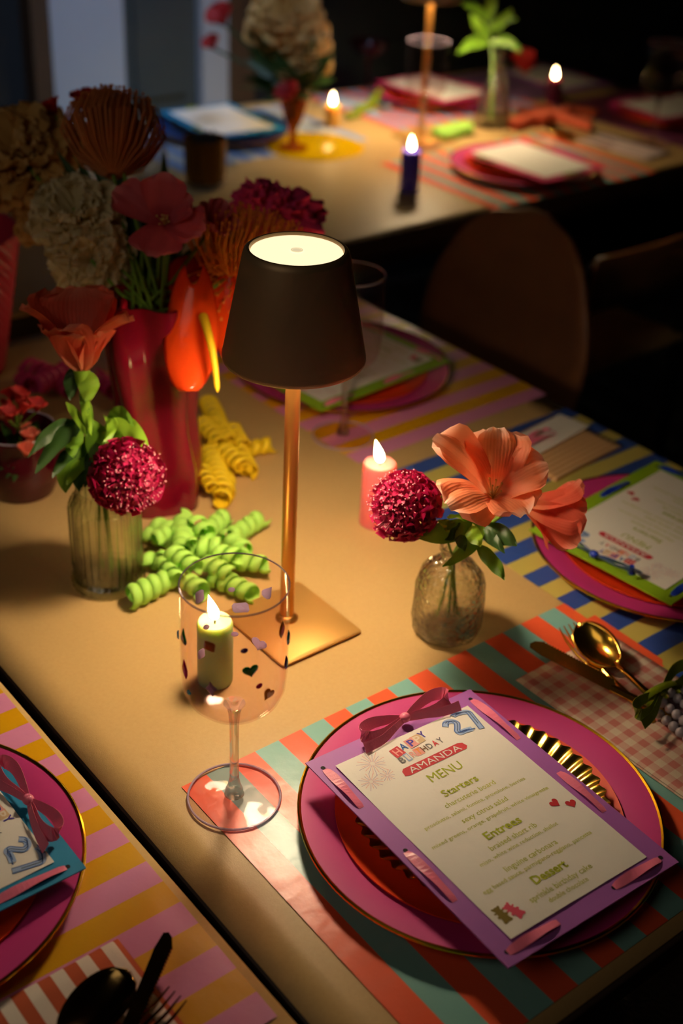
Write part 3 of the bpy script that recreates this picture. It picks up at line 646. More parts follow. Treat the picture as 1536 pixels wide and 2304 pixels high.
# ------------------------------------------------------------------ candles
def candle(label, x, y, r, h, col, z=.001, lean=(0.0, 0.0), burn=.5, lit=True):
    m = mat('wax '+label[:18], col, .42, bump=(60, .15)); pb_ = m.node_tree.nodes['Principled BSDF']; pb_.inputs['Subsurface Weight'].default_value = .9; pb_.inputs['Subsurface Radius'].default_value = (1, .75, .5); pb_.inputs['Subsurface Scale'].default_value = .016
    t = thing('candle', label, 'candle', (x, y, T+z), 0, 'lit pillar candles')
    b = MB(); b.lathe([(r*.97, 0), (r, .002), (r, h*.5), (r*.99, h-.004), (r*.90, h), (r*.72, h-.0012), (r*.45, h-.0035), (.001, h-.004)], 40, mod=lambda a, z_, k: 1+.012*sin(3*a+z_*60)); b.build('wax_body', m, t)
    b = MB(); b.tube([(0, 0, h-.004), (.0004, .0002, h+.002), (.0016, .0004, h+.006)], .0009, 8); b.build('wick', WICK, t)
    b = MB(); fh = .029; k = []
    for i in range(15):
        u = i/14; k.append((max(.0062*(sin(pi*min(u*1.0, 1)**.62)**.9)*(1-.35*u), 1e-4), u*fh))
    lx, ly = lean
    n = 16; vs = []; fs = []
    for i, (rr, z_) in enumerate(k):
        q = (z_/fh)**1.4
        for j in range(n): a = 2*pi*j/n; vs.append((rr*cos(a)+lx*q, rr*sin(a)+ly*q, h+.001+z_))
    for i in range(14):
        for j in range(n): fs.append((i*n+j, i*n+(j+1) % n, (i+1)*n+(j+1) % n, (i+1)*n+j))
    b.add(vs, fs); b.build('flame', FLAME, t, label='burning flame')
    return t
lean = tuple(-CR.xy*.006)
candle('lit pale green pillar candle seen through the gem glass', .549, .840, .0178, .074, '#b8d8a8', lean=lean)
candle('lit pink pillar candle behind the dark pink pompom flower', .873, .978, .0205, .083, '#f0787c', lean=tuple(-CR.xy*.007))
candle('lit violet blue pillar candle alone on the far table', 1.768, 1.950, .0205, .084, '#5c48d8', lean=tuple(-CR.xy*.002))
candle('lit dark maroon pillar candle at the back of the far table', 2.600, 2.330, .019, .060, '#6a1438', lean=tuple(-CR.xy*.001))
candle('lit low candle behind the amber vase of the far bouquet', 1.93, 2.42, .018, .052, '#d8a040')
candle('lit pink candle glowing behind the coral poppy on the left', .835, 1.515, .018, .080, '#c03858')

# ------------------------------------------------------------------ vases
def glass_vase(name, label, loc, prof, n=64, mod=None, m=VASEG, wall=.0025, water=None, wr=None, stem_pts=()):
    t = thing(name, label, 'vase', loc, 0)
    inn = [(max(r-wall, .0005), z) for r, z in prof[::-1] if z > prof[0][1]+.006]; inn.append((.0005, inn[-1][1]-.0005))
    b = MB(); b.lathe([(.0005, 0)]+prof+inn, n, mod=(lambda a, z, k: mod(a, z) if k < len(prof)+1 and k > 0 else 1) if mod else None); b.build('glass_body', m, t)
    if water:
        b = MB(); b.lathe([(.0005, .0085)]+[(max(r-wall-.0006, .001), z) for r, z in prof if .008 < z < water]+[(wr, water), (.0005, water)], 48); b.build('water', WATER, t)
    return t
VL = (.548, 1.052)
glass_vase('bud_vase', 'ribbed clear glass bud vase on the left holding the coral poppy', (VL[0], VL[1], T+.001),
           [(.0385, .0005), (.0405, .004), (.0405, .010), (.0370, .014), (.0368, .024), (.0378, .026), (.0382, .060), (.0380, .100), (.0350, .108), (.0300, .113), (.0290, .120)], 144,
           mod=lambda a, z: 1+.022*cos(28*a)*(1 if z > .014 else 0)+.012*cos(28*a), water=.062, wr=.034, m=RIBG)
VR = (.796, .768)
glass_vase('bud_vase', 'squat embossed clear glass bud bottle holding the orange flowers', (VR[0], VR[1], T+.001),
           [(.0300, .0005), (.0345, .003), (.0370, .010), (.0378, .020), (.0372, .045), (.0362, .062), (.0330, .074), (.0265, .083), (.0180, .089), (.0128, .093), (.0125, .101), (.0150, .104), (.0148, .108)], 120,
           mod=lambda a, z: 1+(.030*cos(10*a) if z > .055 and z < .09 else .030*cos(9*a+sin(z*300)*1.2)*sin(z*190) if z < .055 else 0), water=.050, wr=.033)
RV = tuple(at(358, 1118).xy)
def red_vase():
    t = thing('tall_vase', 'tall wavy translucent red vase holding the big mixed bouquet', 'vase', (RV[0], RV[1], T+.001))
    pr = [(.049+.0045*sin(z*34+.8), z) for z in [i*.012 for i in range(23)]]
    md = lambda a, z, k: 1+.16*cos(5*a+z*9)*(.35+.65*min(z/.06, 1))
    b = MB(); b.lathe([(.001, 0)]+pr+[(r-.003, z) for r, z in pr[:0:-1]]+[(.001, .008)], 120, mod=md); b.build('vase_body', REDG, t)
red_vase()
def clear_bottle():
    t = glass_vase('glass_carafe', 'narrow necked clear glass bottle on the far table holding green leaves', (2.285, 2.235, T+.001),
               [(.040, .0005), (.045, .004), (.044, .03), (.036, .07), (.026, .105), (.017, .13), (.0165, .15), (.019, .158), (.0165, .166), (.018, .178)], 64, water=.05, wr=.036)
clear_bottle()
AV = (1.735, 2.315)
def amber_vase():
    t = thing('footed_vase', 'footed amber glass vase under the dark bouquet on the far table', 'vase', (AV[0], AV[1], T+.002))
    b = MB(); b.lathe([(.001, 0), (.034, .001), (.034, .004), (.010, .010), (.007, .03), (.010, .045), (.022, .07), (.030, .10), (.033, .14), (.0305, .14), (.027, .10), (.019, .072), (.006, .05), (.001, .049)], 56); b.build('vase_body', AMBER, t)
amber_vase()
def tumbler():
    t = thing('glass_tumbler', 'smoked gold glass tumbler at the left of the far table', 'glass', (1.415, 2.185, T+.0015))
    b = MB(); b.lathe([(.001, .001), (.036, .001), (.040, .004), (.042, .012), (.041, .014), (.0005, .014)], 48); b.build('base', VASEG, t, label='clear thick base')
    b = MB(); b.lathe([(.039, .014), (.0425, .03), (.044, .100), (.0425, .100), (.0405, .032), (.0005, .018)], 48, mod=lambda a, z, k: 1+.02*cos(14*a)); b.build('tumbler_body', GOLDGL, t)
    b = MB()
    for k in range(26):
        a = k*2.4; r = .026*sqrt(k/26); b.tube([(r*.5*cos(a), r*.5*sin(a), .02), (r*cos(a), r*sin(a), .098+.018*random.random())], [.003, .0025], 6)
    b.build('dark_sticks', mat('dark bundled sticks', '#141c24', .7), t, kind='stuff')
tumbler()
yd = MB(); yd.lathe([(.001, 0), (.112, 0), (.1135, .0008), (.112, .0016), (.001, .0016)], 64)  # flat disc whose colour stands for yellow light cast through the amber vase
tag(yd.build('yellow_light_disc', mat('yellow cast light colour', '#f0c000', .25, translucent=.3), None, (AV[0]+.055, AV[1]-.01, T+.0018)), 'round yellow disc painting the light cast through the amber vase', 'light_patch')
def small_round_glass(label, x, y, r, h, m, cat='glass', name='glass_votive'):
    t = thing(name, label, cat, (x, y, T+.0015))
    b = MB(); b.lathe([(.001, .001), (r*.8, .001), (r, h*.3), (r*1.05, h*.6), (r*.95, h), (r*.90, h), (r*.98, h*.6), (r*.92, h*.32), (.001, .006)], 40); b.build('glass_body', m, t)
    b = MB(); b.lathe([(r*.93+.0012*cos(a), h+.0012*sin(a)) for a in [2*pi*i/6 for i in range(6)]], 40, close=True); b.build('rim', CLEARRIM, t)
small_round_glass('low clear round glass beside the smoked gold tumbler', 1.335, 2.27, .036, .075, VASEG)
DARKG = mat('dark red glass', '#5a0c20', .12, trans=.3, coat=.6, translucent=.2)
small_round_glass('low dark red glass vase at the far left edge', .560, 1.285, .048, .085, DARKG, 'vase', 'bowl_vase')
def knob_vase():
    t = thing('textured_vase', 'tall pink cross-ribbed vase at the left edge behind the flowers', 'vase', (.640, 1.640, T+.001))
    m = mat('pink ribbed ceramic', '#c4304e', .35, coat=.3)
    b = MB(); n = 160; pr = [(.056, .0)]+[(.060+.0006*k, .003+k*.0032) for k in range(66)]
    b.lathe(pr+[(r-.006, z) for r, z in pr[::-1]][:-3], n, mod=lambda a, z, k: 1+.022*cos(34*a+z*420) if k < len(pr) else 1); b.build('vase_body', m, t)
knob_vase()

# ------------------------------------------------------------------ flower builders
def frame(ax, ref=None):
    z = V(ax).normalized(); x = V(ref) if ref else z.orthogonal(); x = (x-z*x.dot(z)).normalized(); return Matrix((x, z.cross(x), z)).transposed()
def petal_mesh(Ln, Wd, a0, a1, cup=.15, ruff=.0, seed=0, mat_=None, nu=10, nv=10, k=4.5, tip=6):
    """petal leaving the axis (z) at angle a0 and ending at angle a1 from it"""
    b = MB(); cl = [(0, 0)]; N = nu
    for i in range(1, N+1):
        a = a0+(a1-a0)*((i-.5)/N); cl.append((cl[-1][0]+sin(a)*Ln/N, cl[-1][1]+cos(a)*Ln/N))
    def fn(u, v):
        i = min(int(round(u*N)), N); r, z = cl[i]; a = a0+(a1-a0)*u; s = (v-.5)*2
        w = Wd*.5*(.10+.90*u**.62)*(1-max(0, (u-.66)/.34)**2.6*.55)
        sag = u**tip*(-.10*Ln)*(s*s) ; nrm = (-cos(a), sin(a))
        off = cup*w*s*s*1.0+ruff*Ln*(u**1.5)*sin(k*s*2.2+seed*1.7+u*3)*(.4+.6*abs(s))+.02*Ln*noise.noise(V((u*3, s*2, seed*3.1)))
        rr = r+sin(a)*sag+nrm[0]*off*1.0; zz = z+cos(a)*sag-nrm[1]*-off
        return (rr, s*w, zz)
    b.grid(fn, nu, nv); return b.mesh('petal', mat_)
def stem(t, pts, r=.0016, m=None, name='stem'):
    b = MB(); b.tube(pts, r, 8); return b.build(name, m or STEM, t)
def leaf(t, p0, p1, w, m=LEAF, sag=(0, 0, 0), fold=.25, side=None, n=12, name='leaf'):
    """lance shaped leaf from p0 to p1 bending by sag"""
    p0, p1 = V(p0), V(p1); mid = (p0+p1)/2+V(sag); P = bez(p0, mid, p1, n); b = MB()
    sd = V(side) if side else None
    def fn(u, v):
        i = min(int(round(u*n)), n); tt = (P[min(i+1, n)]-P[max(i-1, 0)]).normalized(); s_ = sd if sd else tt.cross(V((0, 0, 1)))
        if s_.length < .05: s_ = V((1, 0, 0))
        s_ = (s_-tt*s_.dot(tt)).normalized(); nn = s_.cross(tt); q = (v-.5)*2; ww = w*.5*(sin(pi*min(1, u*.97+.02)**.8)**.85+.03)
        return P[i]+s_*q*ww+nn*fold*abs(q)*ww+nn*.0012*sin(u*14+q*2)
    b.grid(fn, n, 6); return b.build(name, m, t)
def open_flower(t, c, ax, petals, mat_, stamens=True, cupm=None, sca=1.0):
    """petals: (azimuth deg, length, width, a0, a1, cup, ruffle)"""
    M = frame(ax, CR).to_4x4(); M.translation = V(c)
    for i, (az, Ln, Wd, a0, a1, cup, rf) in enumerate(petals):
        me = petal_mesh(Ln*sca, Wd*sca, R(a0), R(a1), cup, rf, i+az*.1, mat_)
        me.transform(M @ Matrix.Rotation(R(az), 4, 'Z')); link('petal', me, t)
    if stamens:
        b = MB(); rd = random.Random(int(c[0]*1e4))
        for k in range(9):
            a = 2*pi*k/9; q = .45*rd.random()+.1; p1 = V((q*.012*cos(a)*1.5, q*.012*sin(a)*1.5, .013+.005*rd.random()))*sca
            b.tube([V(c), M @ (p1*.5), M @ p1], .0005, 5); b.sphere(M @ p1, .0012, 6, 4)
        b.build('stamens', STAMEN, t, kind='stuff')
def scabiosa(t, c, ax, r=.026, seed=1):
    rd = random.Random(seed); M = frame(ax, CR).to_4x4(); M.translation = V(c); z = V(ax).normalized()
    b = MB(); b.sphere(V(c), r*.62, 14, 10); b.build('flower_heart', MAG_D, t)
    f = MB(); pins = MB()
    for k in range(150):
        ph = math.acos(1-1.75*(k+.5)/150); th = k*2.39996; d = V((sin(ph)*cos(th), sin(ph)*sin(th), cos(ph))); fr = frame(d, (rd.random(), rd.random(), .1))
        rr = r*(.62+.10*rd.random())*(1.0 if ph < 1.6 else 1.12); n = 5; big = 1.0+.9*(ph > 1.35)
        for j in range(n):
            a = 2*pi*j/n+rd.random(); q = r*.17*big*(.8+.4*rd.random()); e = fr @ V((cos(a), sin(a), 0)); g = fr @ V((-sin(a), cos(a), 0)); p = d*rr
            vs = [p+e*q*.1-g*q*.12, p+e*q*.8-g*q*.42+d*q*.75, p+e*q*1.15+d*q*.65, p+e*q*.8+g*q*.42+d*q*.8, p+e*q*.1+g*q*.12]
            f.add([M @ v for v in vs], [(0, 1, 2, 3, 4)])
        if ph < 1.25:
            for e in range(2):
                dd = (d+V((rd.uniform(-.12, .12), rd.uniform(-.12, .12), rd.uniform(-.12, .12)))).normalized(); l = r*(.95+.14*rd.random())
                f.tube([M @ (dd*r*.6), M @ (dd*l)], .00035, 4, cap=False); pins.sphere(M @ (dd*l), r*.024, 6, 4)
    f.build('florets', MAG, t, kind='stuff'); pins.build('stamen_tips', PINS, t, kind='stuff')
def ruffle_flower(t, c, ax, r, m, seed=1, n=46, ru=.13):
    """many ruffled petals packed over a dome"""
    rd = random.Random(seed); M = frame(ax, CR).to_4x4(); M.translation = V(c)
    mes = [petal_mesh(1, .85, R(4), R(30), .12, ru, s+seed, m, 8, 8, 6.5) for s in range(4)]
    for k in range(n):
        u = (k+.5)/n; a = k*2.39996; open_ = R(8+92*u**.85); sc_ = r*(.72+.28*u)*(.85+.3*rd.random())
        o = link('petal', mes[k % 4], t); o.matrix_local = M @ Matrix.Rotation(a, 4, 'Z') @ Matrix.Rotation(open_*.85, 4, 'Y') @ Matrix.Scale(sc_, 4)
def filament_flower(t, c, ax, r, h, m, n=110, seed=3, rad=.0011, incurve=.5, name='filaments', flat=False):
    rd = random.Random(seed); M = frame(ax, CR).to_4x4(); M.translation = V(c); b = MB()
    for k in range(n):
        a = k*2.39996; q = sqrt((k+.5)/n); rr = r*q; top = h*(1-.25*q*q+.1*rd.random())
        P = [V((rr*.15*cos(a), rr*.15*sin(a), 0)), V((rr*.75*cos(a), rr*.75*sin(a), top*.3)), V((rr*1.05*cos(a), rr*1.05*sin(a), top*.68)), V((rr*(1.05-incurve*.3)*cos(a+.1), rr*(1.05-incurve*.3)*sin(a+.1), top))]
        b.tube([M @ p for p in P], [rad*.7, rad, rad, rad*.6], 5)
        b.sphere(M @ P[-1], rad*1.5, 5, 4)
    b.build(name, m, t, kind='stuff')
def blob(t, c, r, sc_, m, seed=0, name='flower_crest', amp=.35, freq=3.0, rz=0):
    b = MB(); n, mm = 44, 30; vs = []; fs = []
    for k in range(mm+1):
        for j in range(n):
            d = V((sin(pi*k/mm)*cos(2*pi*j/n), sin(pi*k/mm)*sin(2*pi*j/n), cos(pi*k/mm)))
            f = 1+amp*noise.noise(d*freq+V((seed, 0, 0)))+amp*.55*noise.noise(d*freq*3+V((0, seed, 0)))+amp*.3*noise.noise(d*freq*7)
            q = V((d.x*sc_[0], d.y*sc_[1], d.z*sc_[2]))*r*f; vs.append(V(c)+Matrix.Rotation(rz, 3, 'Z') @ q)
    for k in range(mm):
        for j in range(n): fs.append((k*n+j, k*n+(j+1) % n, (k+1)*n+(j+1) % n, (k+1)*n+j))
    b.add(vs, fs); return b.build(name, m, t)
O0 = (0, 0, 0)
def flower(label, cat='flower', group=None, name='flower'): return thing(name, label, cat, O0, 0, group)
UP = V((0, 0, 1)); TOCAM = -fw

# --- right bud bottle: two orange godetias, a magenta scabiosa, leaves
DR = 1.245
neck = V((VR[0], VR[1], T+.100)); vb = V((VR[0], VR[1], T+.020))
t = flower('large open orange flower leaning right over the embossed bud bottle', name='orange_flower', group=None)
c = wp(1108, 1122, DR-.015)
ax = (TOCAM*.80+CU*.55+CR*.02).normalized(); S1 = 1.32
open_flower(t, c, ax, [(88, .054, .058, 22, 74, .30, .07), (14, .050, .052, 24, 80, .34, .07), (-60, .048, .050, 24, 84, .25, .08), (-142, .058, .062, 24, 92, -.08, .07), (156, .070, .044, 24, 74, .40, .06)], P_ORANGE, sca=S1)
stem(t, [c, wp(1085, 1165, DR), wp(1050, 1215, DR), neck, vb+V((.006, .004, 0))], .0017)
b = MB(); b.tube([c+V((0, 0, 0)), c-ax*.012, wp(1098, 1162, DR-.003)], [.0075, .0055, .0028], 12); b.build('calyx', LEAF_L, t)
for q0, q1, w, mt in (((1075, 1175), (985, 1120), .017, LEAF_L), ((1070, 1180), (1005, 1165), .012, LEAF_L)):
    leaf(t, wp(*q0, DR), wp(*q1, DR-.01), w, mt, CU*.006)
t = flower('second orange flower turned away, hanging low at the right of the embossed bud bottle', name='orange_flower')
c = wp(1178, 1135, DR+.02); ax = (CR*.85-CU*.25+fw*.25).normalized()
open_flower(t, c, ax, [(90, .052, .050, 15, 50, .2, .05), (200, .050, .052, 20, 60, .2, .05), (-30, .050, .048, 20, 60, .2, .06), (20, .048, .050, 20, 40, .2, .06)], P_CORAL, False, sca=1.3)
stem(t, [c, wp(1130, 1160, DR+.012), wp(1070, 1200, DR+.006), neck+V((.003, .002, 0)), vb+V((-.008, .006, 0))], .0015)
t = flower('dark pink pompom flower in front of the pink candle', name='pompom_flower')
c = wp(908, 1136, DR-.01); scabiosa(t, c, (-CR*.55+CU*.25+TOCAM*.65), .0335, 3)
stem(t, [c+CR*.015, wp(960, 1165, DR), wp(1000, 1195, DR), neck+V((-.003, 0, 0)), vb+V((.010, -.006, 0))], .0014)
rd = random.Random(9)
for k, (px, py) in enumerate(((918, 1078), (940, 1085), (958, 1095), (968, 1130), (978, 1152), (975, 1100), (960, 1165), (935, 1073))):
    cc = wp(px, py, DR-.004+.01*rd.random()); axx = (TOCAM*.7+CR*.4+CU*.3*rd.uniform(-1, 1)).normalized(); M = frame(axx, CR).to_4x4(); M.translation = cc
    for j in range(5):
        me = petal_mesh(.0095, .009, R(30), R(75), .2, .14, j+k, petal_mat('hot pink floret %d' % k, '#c81c50', '#e0386c', '#f07090', .3) if j == 0 and k == 0 else MATS['hot pink floret 0'], 4, 4)
        me.transform(M @ Matrix.Rotation(j*2*pi/5+k, 4, 'Z')); link('outer_floret', me, t)
t = flower('green leaves spilling over the neck of the embossed bud bottle', 'leaves', name='leaf_spray')
for q0, q1, w, mt, sg in (((1062, 1180), (932, 1206), .022, LEAF, -CU*.004), ((1085, 1178), (995, 1275), .014, LEAF, -CU*.004+CR*.012), ((1080, 1200), (1162, 1228), .022, LEAF_D, CU*.010), ((1072, 1225), (1134, 1305), .015, LEAF, CR*.006),
                          ((1078, 1195), (1135, 1245), .012, LEAF_D, CU*.006), ((1040, 1180), (1000, 1215), .014, LEAF_D, O0), ((1055, 1180), (1080, 1230), .016, LEAF_L, O0), ((1030, 1195), (985, 1170), .012, LEAF_L, O0), ((1085, 1170), (1110, 1150), .010, LEAF_L, O0), ((1030, 1190), (1045, 1240), .012, LEAF_D, O0)):
    leaf(t, wp(*q0, DR-.004), wp(*q1, DR-.02), w, mt, sg, side=(CR*.3+CU*.8 if abs(q1[0]-q0[0]) > abs(q1[1]-q0[1]) else CR))
stem(t, [wp(1050, 1190, DR), neck, vb+V((.012, .002, 0))], .0016)

# --- left ribbed bud vase: coral poppy, scabiosa, leaves
DL = 1.34
neck = V((VL[0], VL[1], T+.105)); vb = V((VL[0], VL[1], T+.018))
t = flower('wide coral poppy-like flower above the ribbed bud vase on the left', name='coral_flower')
c = wp(184, 838, DL); ax = (CU*.93+TOCAM*.22-CR*.05).normalized()
open_flower(t, c, ax, [(180, .074, .080, 12, 66, .35, .05), (120, .078, .084, 8, 46, .32, .05), (90, .072, .080, 6, 30, .3, .04), (62, .074, .076, 8, 46, .32, .05), (0, .066, .062, 15, 82, .25, .07), (-60, .044, .066, 18, 64, .30, .06), (-125, .050, .070, 16, 62, .30, .05)], P_CORAL, sca=1.28)
b = MB(); b.tube([c+ax*.002, c-ax*.012, wp(192, 872, DL)], [.009, .007, .0036], 12); b.build('calyx', LEAF_L, t)
stem(t, [wp(190, 862, DL), wp(196, 920, DL), wp(212, 990, DL), neck, vb+V((.006, 0, 0))], .0026)
leaf(t, wp(200, 835, DL-.005), wp(196, 905, DL-.008), .022, LEAF_L, O0, side=CR); leaf(t, wp(160, 830, DL), wp(158, 900, DL), .016, LEAF_D, O0, side=CR)
t = flower('dark pink pompom flower hanging over the ribbed bud vase on the left', name='pompom_flower')
c = wp(287, 1072, DL-.03); scabiosa(t, c, (CR*.55-CU*.15+TOCAM*.75), .0375, 5)
stem(t, [c-CR*.01, wp(262, 1015, DL-.02), wp(240, 985, DL), neck+V((-.004, .004, 0)), vb+V((-.008, .004, 0))], .0015)
t = flower('cluster of curling green leaves above the ribbed bud vase on the left', 'leaves', name='leaf_spray')
for q0, q1, w, mt, sg in (((195, 935), (80, 1065), .022, LEAF_D, CU*.018), ((165, 950), (62, 1030), .016, LEAF_D, CU*.016), ((205, 945), (228, 1070), .026, LEAF, CR*.006), ((196, 985), (148, 1108), .026, LEAF, -CR*.016), ((190, 1000), (178, 1105), .020, LEAF_D, -CR*.006),
                          ((225, 985), (335, 1025), .030, LEAF_L, CU*.034), ((235, 935), (232, 1000), .012, LEAF_L, CU*.01+CR*.018), ((240, 940), (300, 960), .012, LEAF, CU*.022), ((215, 1000), (218, 1105), .022, LEAF_L, CR*.006), ((185, 955), (165, 1030), .018, LEAF, -CR*.010),
                          ((230, 1000), (322, 1050), .018, LEAF, CU*.018), ((205, 985), (190, 1095), .018, LEAF_D, CR*.010), ((150, 905), (200, 985), .010, LEAF_L, CR*.004), ((182, 880), (198, 985), .012, LEAF, CR*.006), ((192, 880), (206, 980), .010, LEAF_L, -CR*.004),
                          ((210, 960), (262, 1020), .022, LEAF, CR*.010), ((180, 1000), (118, 1075), .016, LEAF_D, CU*.012), ((225, 1010), (262, 1112), .018, LEAF_L, CR*.014), ((240, 1000), (285, 1010), .020, LEAF_L, CU*.012), ((170, 985), (160, 1010), .014, LEAF, O0), ((205, 1010), (150, 1090), .016, LEAF_L, CU*.004)):
    leaf(t, wp(*q0, DL), wp(*q1, DL-.03), w, mt, sg, side=CR if abs(q1[1]-q0[1]) > abs(q1[0]-q0[0]) else CU+CR*.2)
stem(t, [wp(205, 940, DL), wp(215, 1000, DL), neck+V((0, -.004, 0)), vb+V((0, -.008, 0))], .002)

# --- big bouquet in the red vase
DB = 1.47; rim_c = V((RV[0], RV[1], T+.25)); bot = V((RV[0], RV[1], T+.03))
def into_vase(t, c, k=0):
    o = V((.012*cos(k*2.1), .012*sin(k*2.1), 0)); stem(t, [c, (V(c)*.45+(rim_c+o)*.55)-V((0, 0, .01)), rim_c+o, bot+o*1.2], .0022, STEM)
t = flower('rust brown pincushion flower at the top of the big bouquet', name='pincushion_flower')
c = wp(255, 395, DB+.02); ax = (CU*.95-CR*.03+fw*.2).normalized(); filament_flower(t, c, ax, .060, .098, FIL_BR, 190, 4, .0013)
for k, (az, w) in enumerate(((20, .05), (75, .06), (130, .06), (185, .055), (240, .05), (300, .05))):
    me = petal_mesh(.098, w, R(8), R(22+8*(k % 2)), .3, .04, k, P_RUST if 'P_RUST' in globals() else petal_mat('rust petal', '#6a3014', '#a85a2c', '#c87840', .45)); globals().setdefault('P_RUST', MATS['rust petal'])
    M = frame(ax, CR).to_4x4(); M.translation = c; me.transform(M @ Matrix.Rotation(R(az), 4, 'Z')); link('petal', me, t)
into_vase(t, c, 1)
for i, (lab, px, py, dd, ax, r, m, n) in enumerate((
        ('large peach ruffled bloom cut by the left edge of the photo', 30, 330, .10, (-CR*.2+TOCAM*.8+CU*.4), .085, P_TAN, 60),
        ('cream ruffled bloom below the rust pincushion flower', 165, 470, .0, (TOCAM*.8+CU*.4-CR*.1), .062, P_CREAM, 54),
        ('lower cream ruffled bloom hanging above the coral flower', 205, 585, -.01, (TOCAM*.85-CU*.2), .052, P_CREAM, 46),
        ('peach ruffled bloom low at the left of the big bouquet', 95, 470, .09, (TOCAM*.8-CU*.1-CR*.3), .055, P_TAN, 40))):
    t = flower(lab, group='ruffled blooms in the big bouquet', name='ruffled_flower'); c = wp(px, py, DB+dd); ruffle_flower(t, c-V(ax).normalized()*r*.3, ax, r, m, i+2, n); into_vase(t, c, i+2)
t = flower('dusky pink flower with broad smooth petals in the middle of the big bouquet', name='pink_flower')
c = wp(372, 505, DB-.06); open_flower(t, c, (TOCAM*.9+CU*.25), [(85, .060, .062, 25, 60, .15, .05), (150, .068, .055, 60, 88, .2, .04), (-100, .058, .072, 50, 82, .18, .05), (-25, .060, .058, 45, 80, .2, .08), (25, .050, .045, 30, 66, .2, .08)], P_PINKD); into_vase(t, c, 6)
t = flower('smaller dusky pink flower right of the broad petalled one', name='pink_flower')
c = wp(470, 520, DB-.03); open_flower(t, c, (TOCAM*.5+CU*.6+CR*.5), [(100, .040, .036, 20, 40, .3, .1), (10, .038, .036, 35, 66, .2, .1), (-80, .040, .036, 40, 80, .2, .1), (180, .036, .036, 30, 60, .2, .1)], P_PINKD, False); into_vase(t, c, 7)
t = flower('red bloom behind the rust pincushion flower', name='red_flower')
c = wp(205, 265, DB+.10); open_flower(t, c, (TOCAM*.5+CU*.8), [(k*72, .040, .044, 15, 66, .25, .06) for k in range(5)], P_RED, False); into_vase(t, c, 8)
t = flower('dark red bud cluster at the upper left of the rust pincushion flower', name='red_flower')
c = wp(125, 262, DB+.12); open_flower(t, c, (TOCAM*.5+CU*.8-CR*.4), [(k*90, .026, .028, 15, 60, .25, .06) for k in range(4)], P_RED, False); into_vase(t, c, 9)
b = MB(); pc = [wp(245, 205, DB+.03), wp(236, 225, DB+.03), wp(243, 245, DB+.03), wp(164, 230, DB+.03), wp(250, 200, DB+.03), wp(235, 200, DB+.03)]
for p in pc: b.sphere(p, .0025, 8, 6); b.tube([p, wp(255, 300, DB+.03)], .0007, 5)
t = flower('thin sprig of tiny buds above the pincushion flower', 'twig', name='bud_sprig'); b.build('buds', FIL_BR, t, kind='stuff'); into_vase(t, wp(255, 300, DB+.03), 12)
t = flower('magenta cockscomb bloom behind the top of the lamp', name='celosia_flower')
c = wp(625, 478, DB+.12); blob(t, c, .044, (1.05, 1.0, .62), CELO, 3, amp=.6, rz=YAW*-1); blob(t, wp(575, 462, DB+.10), .026, (1, 1, 1), CELO, 5, amp=.6); blob(t, wp(665, 500, DB+.12), .026, (1, 1, .8), CELO, 8, amp=.6); into_vase(t, c, 10)
t = flower('orange yellow fringed flower just left of the lamp shade', name='fringed_flower')
c = wp(535, 640, DB+.02); filament_flower(t, c-V((CR*.0)), (TOCAM*.3+CU*.85+CR*.1), .062, .085, FIL_OR, 150, 8, .0011, -.6); filament_flower(t, c, (TOCAM*.7-CU*.4), .05, .05, FIL_OR, 90, 9, .0011, -.6); into_vase(t, c, 11)
t = flower('glossy red orange anthurium with a yellow spadix, left of the lamp shade', name='anthurium')
DA = 1.40
def anth(u, v):
    q = (v-.5)*2; w = .0300*sin(pi*min(max(u*.95+.025, 0), 1))**.42
    px = 436-12*u; py = 640+240*u
    dep = DA+.010*q*q+.006*sin(pi*u)-.018*u
    return wp(px, py, dep)+CR*w*q*1.0+CU*(.022*(q*q)*max(0, 1-u*3.2))
b = MB(); b.grid(anth, 22, 14); o = b.build('spathe', ANTH, t); solid(o, .0012)
b = MB(); sp = [wp(457, 712, DA-.006), wp(468, 745, DA-.022), wp(478, 790, DA-.030), wp(486, 835, DA-.032), wp(489, 882, DA-.030)]
P = bez(sp[0], sp[1], sp[2], 8)[:-1]+bez(sp[2], sp[3], sp[4], 8); b.tube(P, [.0052*(1-.45*i/(len(P)-1)) for i in range(len(P)-1)]+[.0012], 16); b.build('spadix', SPADIX, t, label='yellow spadix')
into_vase(t, wp(450, 690, DA+.01), 13)
t = flower('second red orange spathe half hidden behind the lamp shade', name='anthurium')
def anth2(u, v):
    q = (v-.5)*2; w = (.022*sin(pi*min(max(u*.96+.03, 0), 1)**.8)**.55); return wp(520-10*u, 610+200*u, DA+.06+.008*q*q)+CR*w*q
b = MB(); b.grid(anth2, 14, 10); o = b.build('spathe', ANTH, t); solid(o, .001); into_vase(t, wp(520, 620, DA+.065), 14)
t = flower('upper red spathe with glossy wrinkles above the bright anthurium', name='anthurium')
def anth3(u, v):
    q = (v-.5)*2; w = (.030*sin(pi*min(max(u*.96+.03, 0), 1)**.8)**.55); return wp(430-10*u, 575+130*u, DA+.075+.010*q*q-.01*u)+CR*w*q
b = MB(); b.grid(anth3, 14, 10); o = b.build('spathe', mat('dark red spathe', '#a81808', .18, coat=.7, bump=(90, .5)), t); solid(o, .001); into_vase(t, wp(430, 600, DA+.085), 15)
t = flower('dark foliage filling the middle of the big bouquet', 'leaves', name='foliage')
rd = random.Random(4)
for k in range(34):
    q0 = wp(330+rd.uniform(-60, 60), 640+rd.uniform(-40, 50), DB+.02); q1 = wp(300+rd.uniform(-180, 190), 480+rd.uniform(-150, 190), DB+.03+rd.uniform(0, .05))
    leaf(t, q0, q1, .022, LEAF_D, CU*.01*rd.uniform(-1, 1), side=CR, n=8)
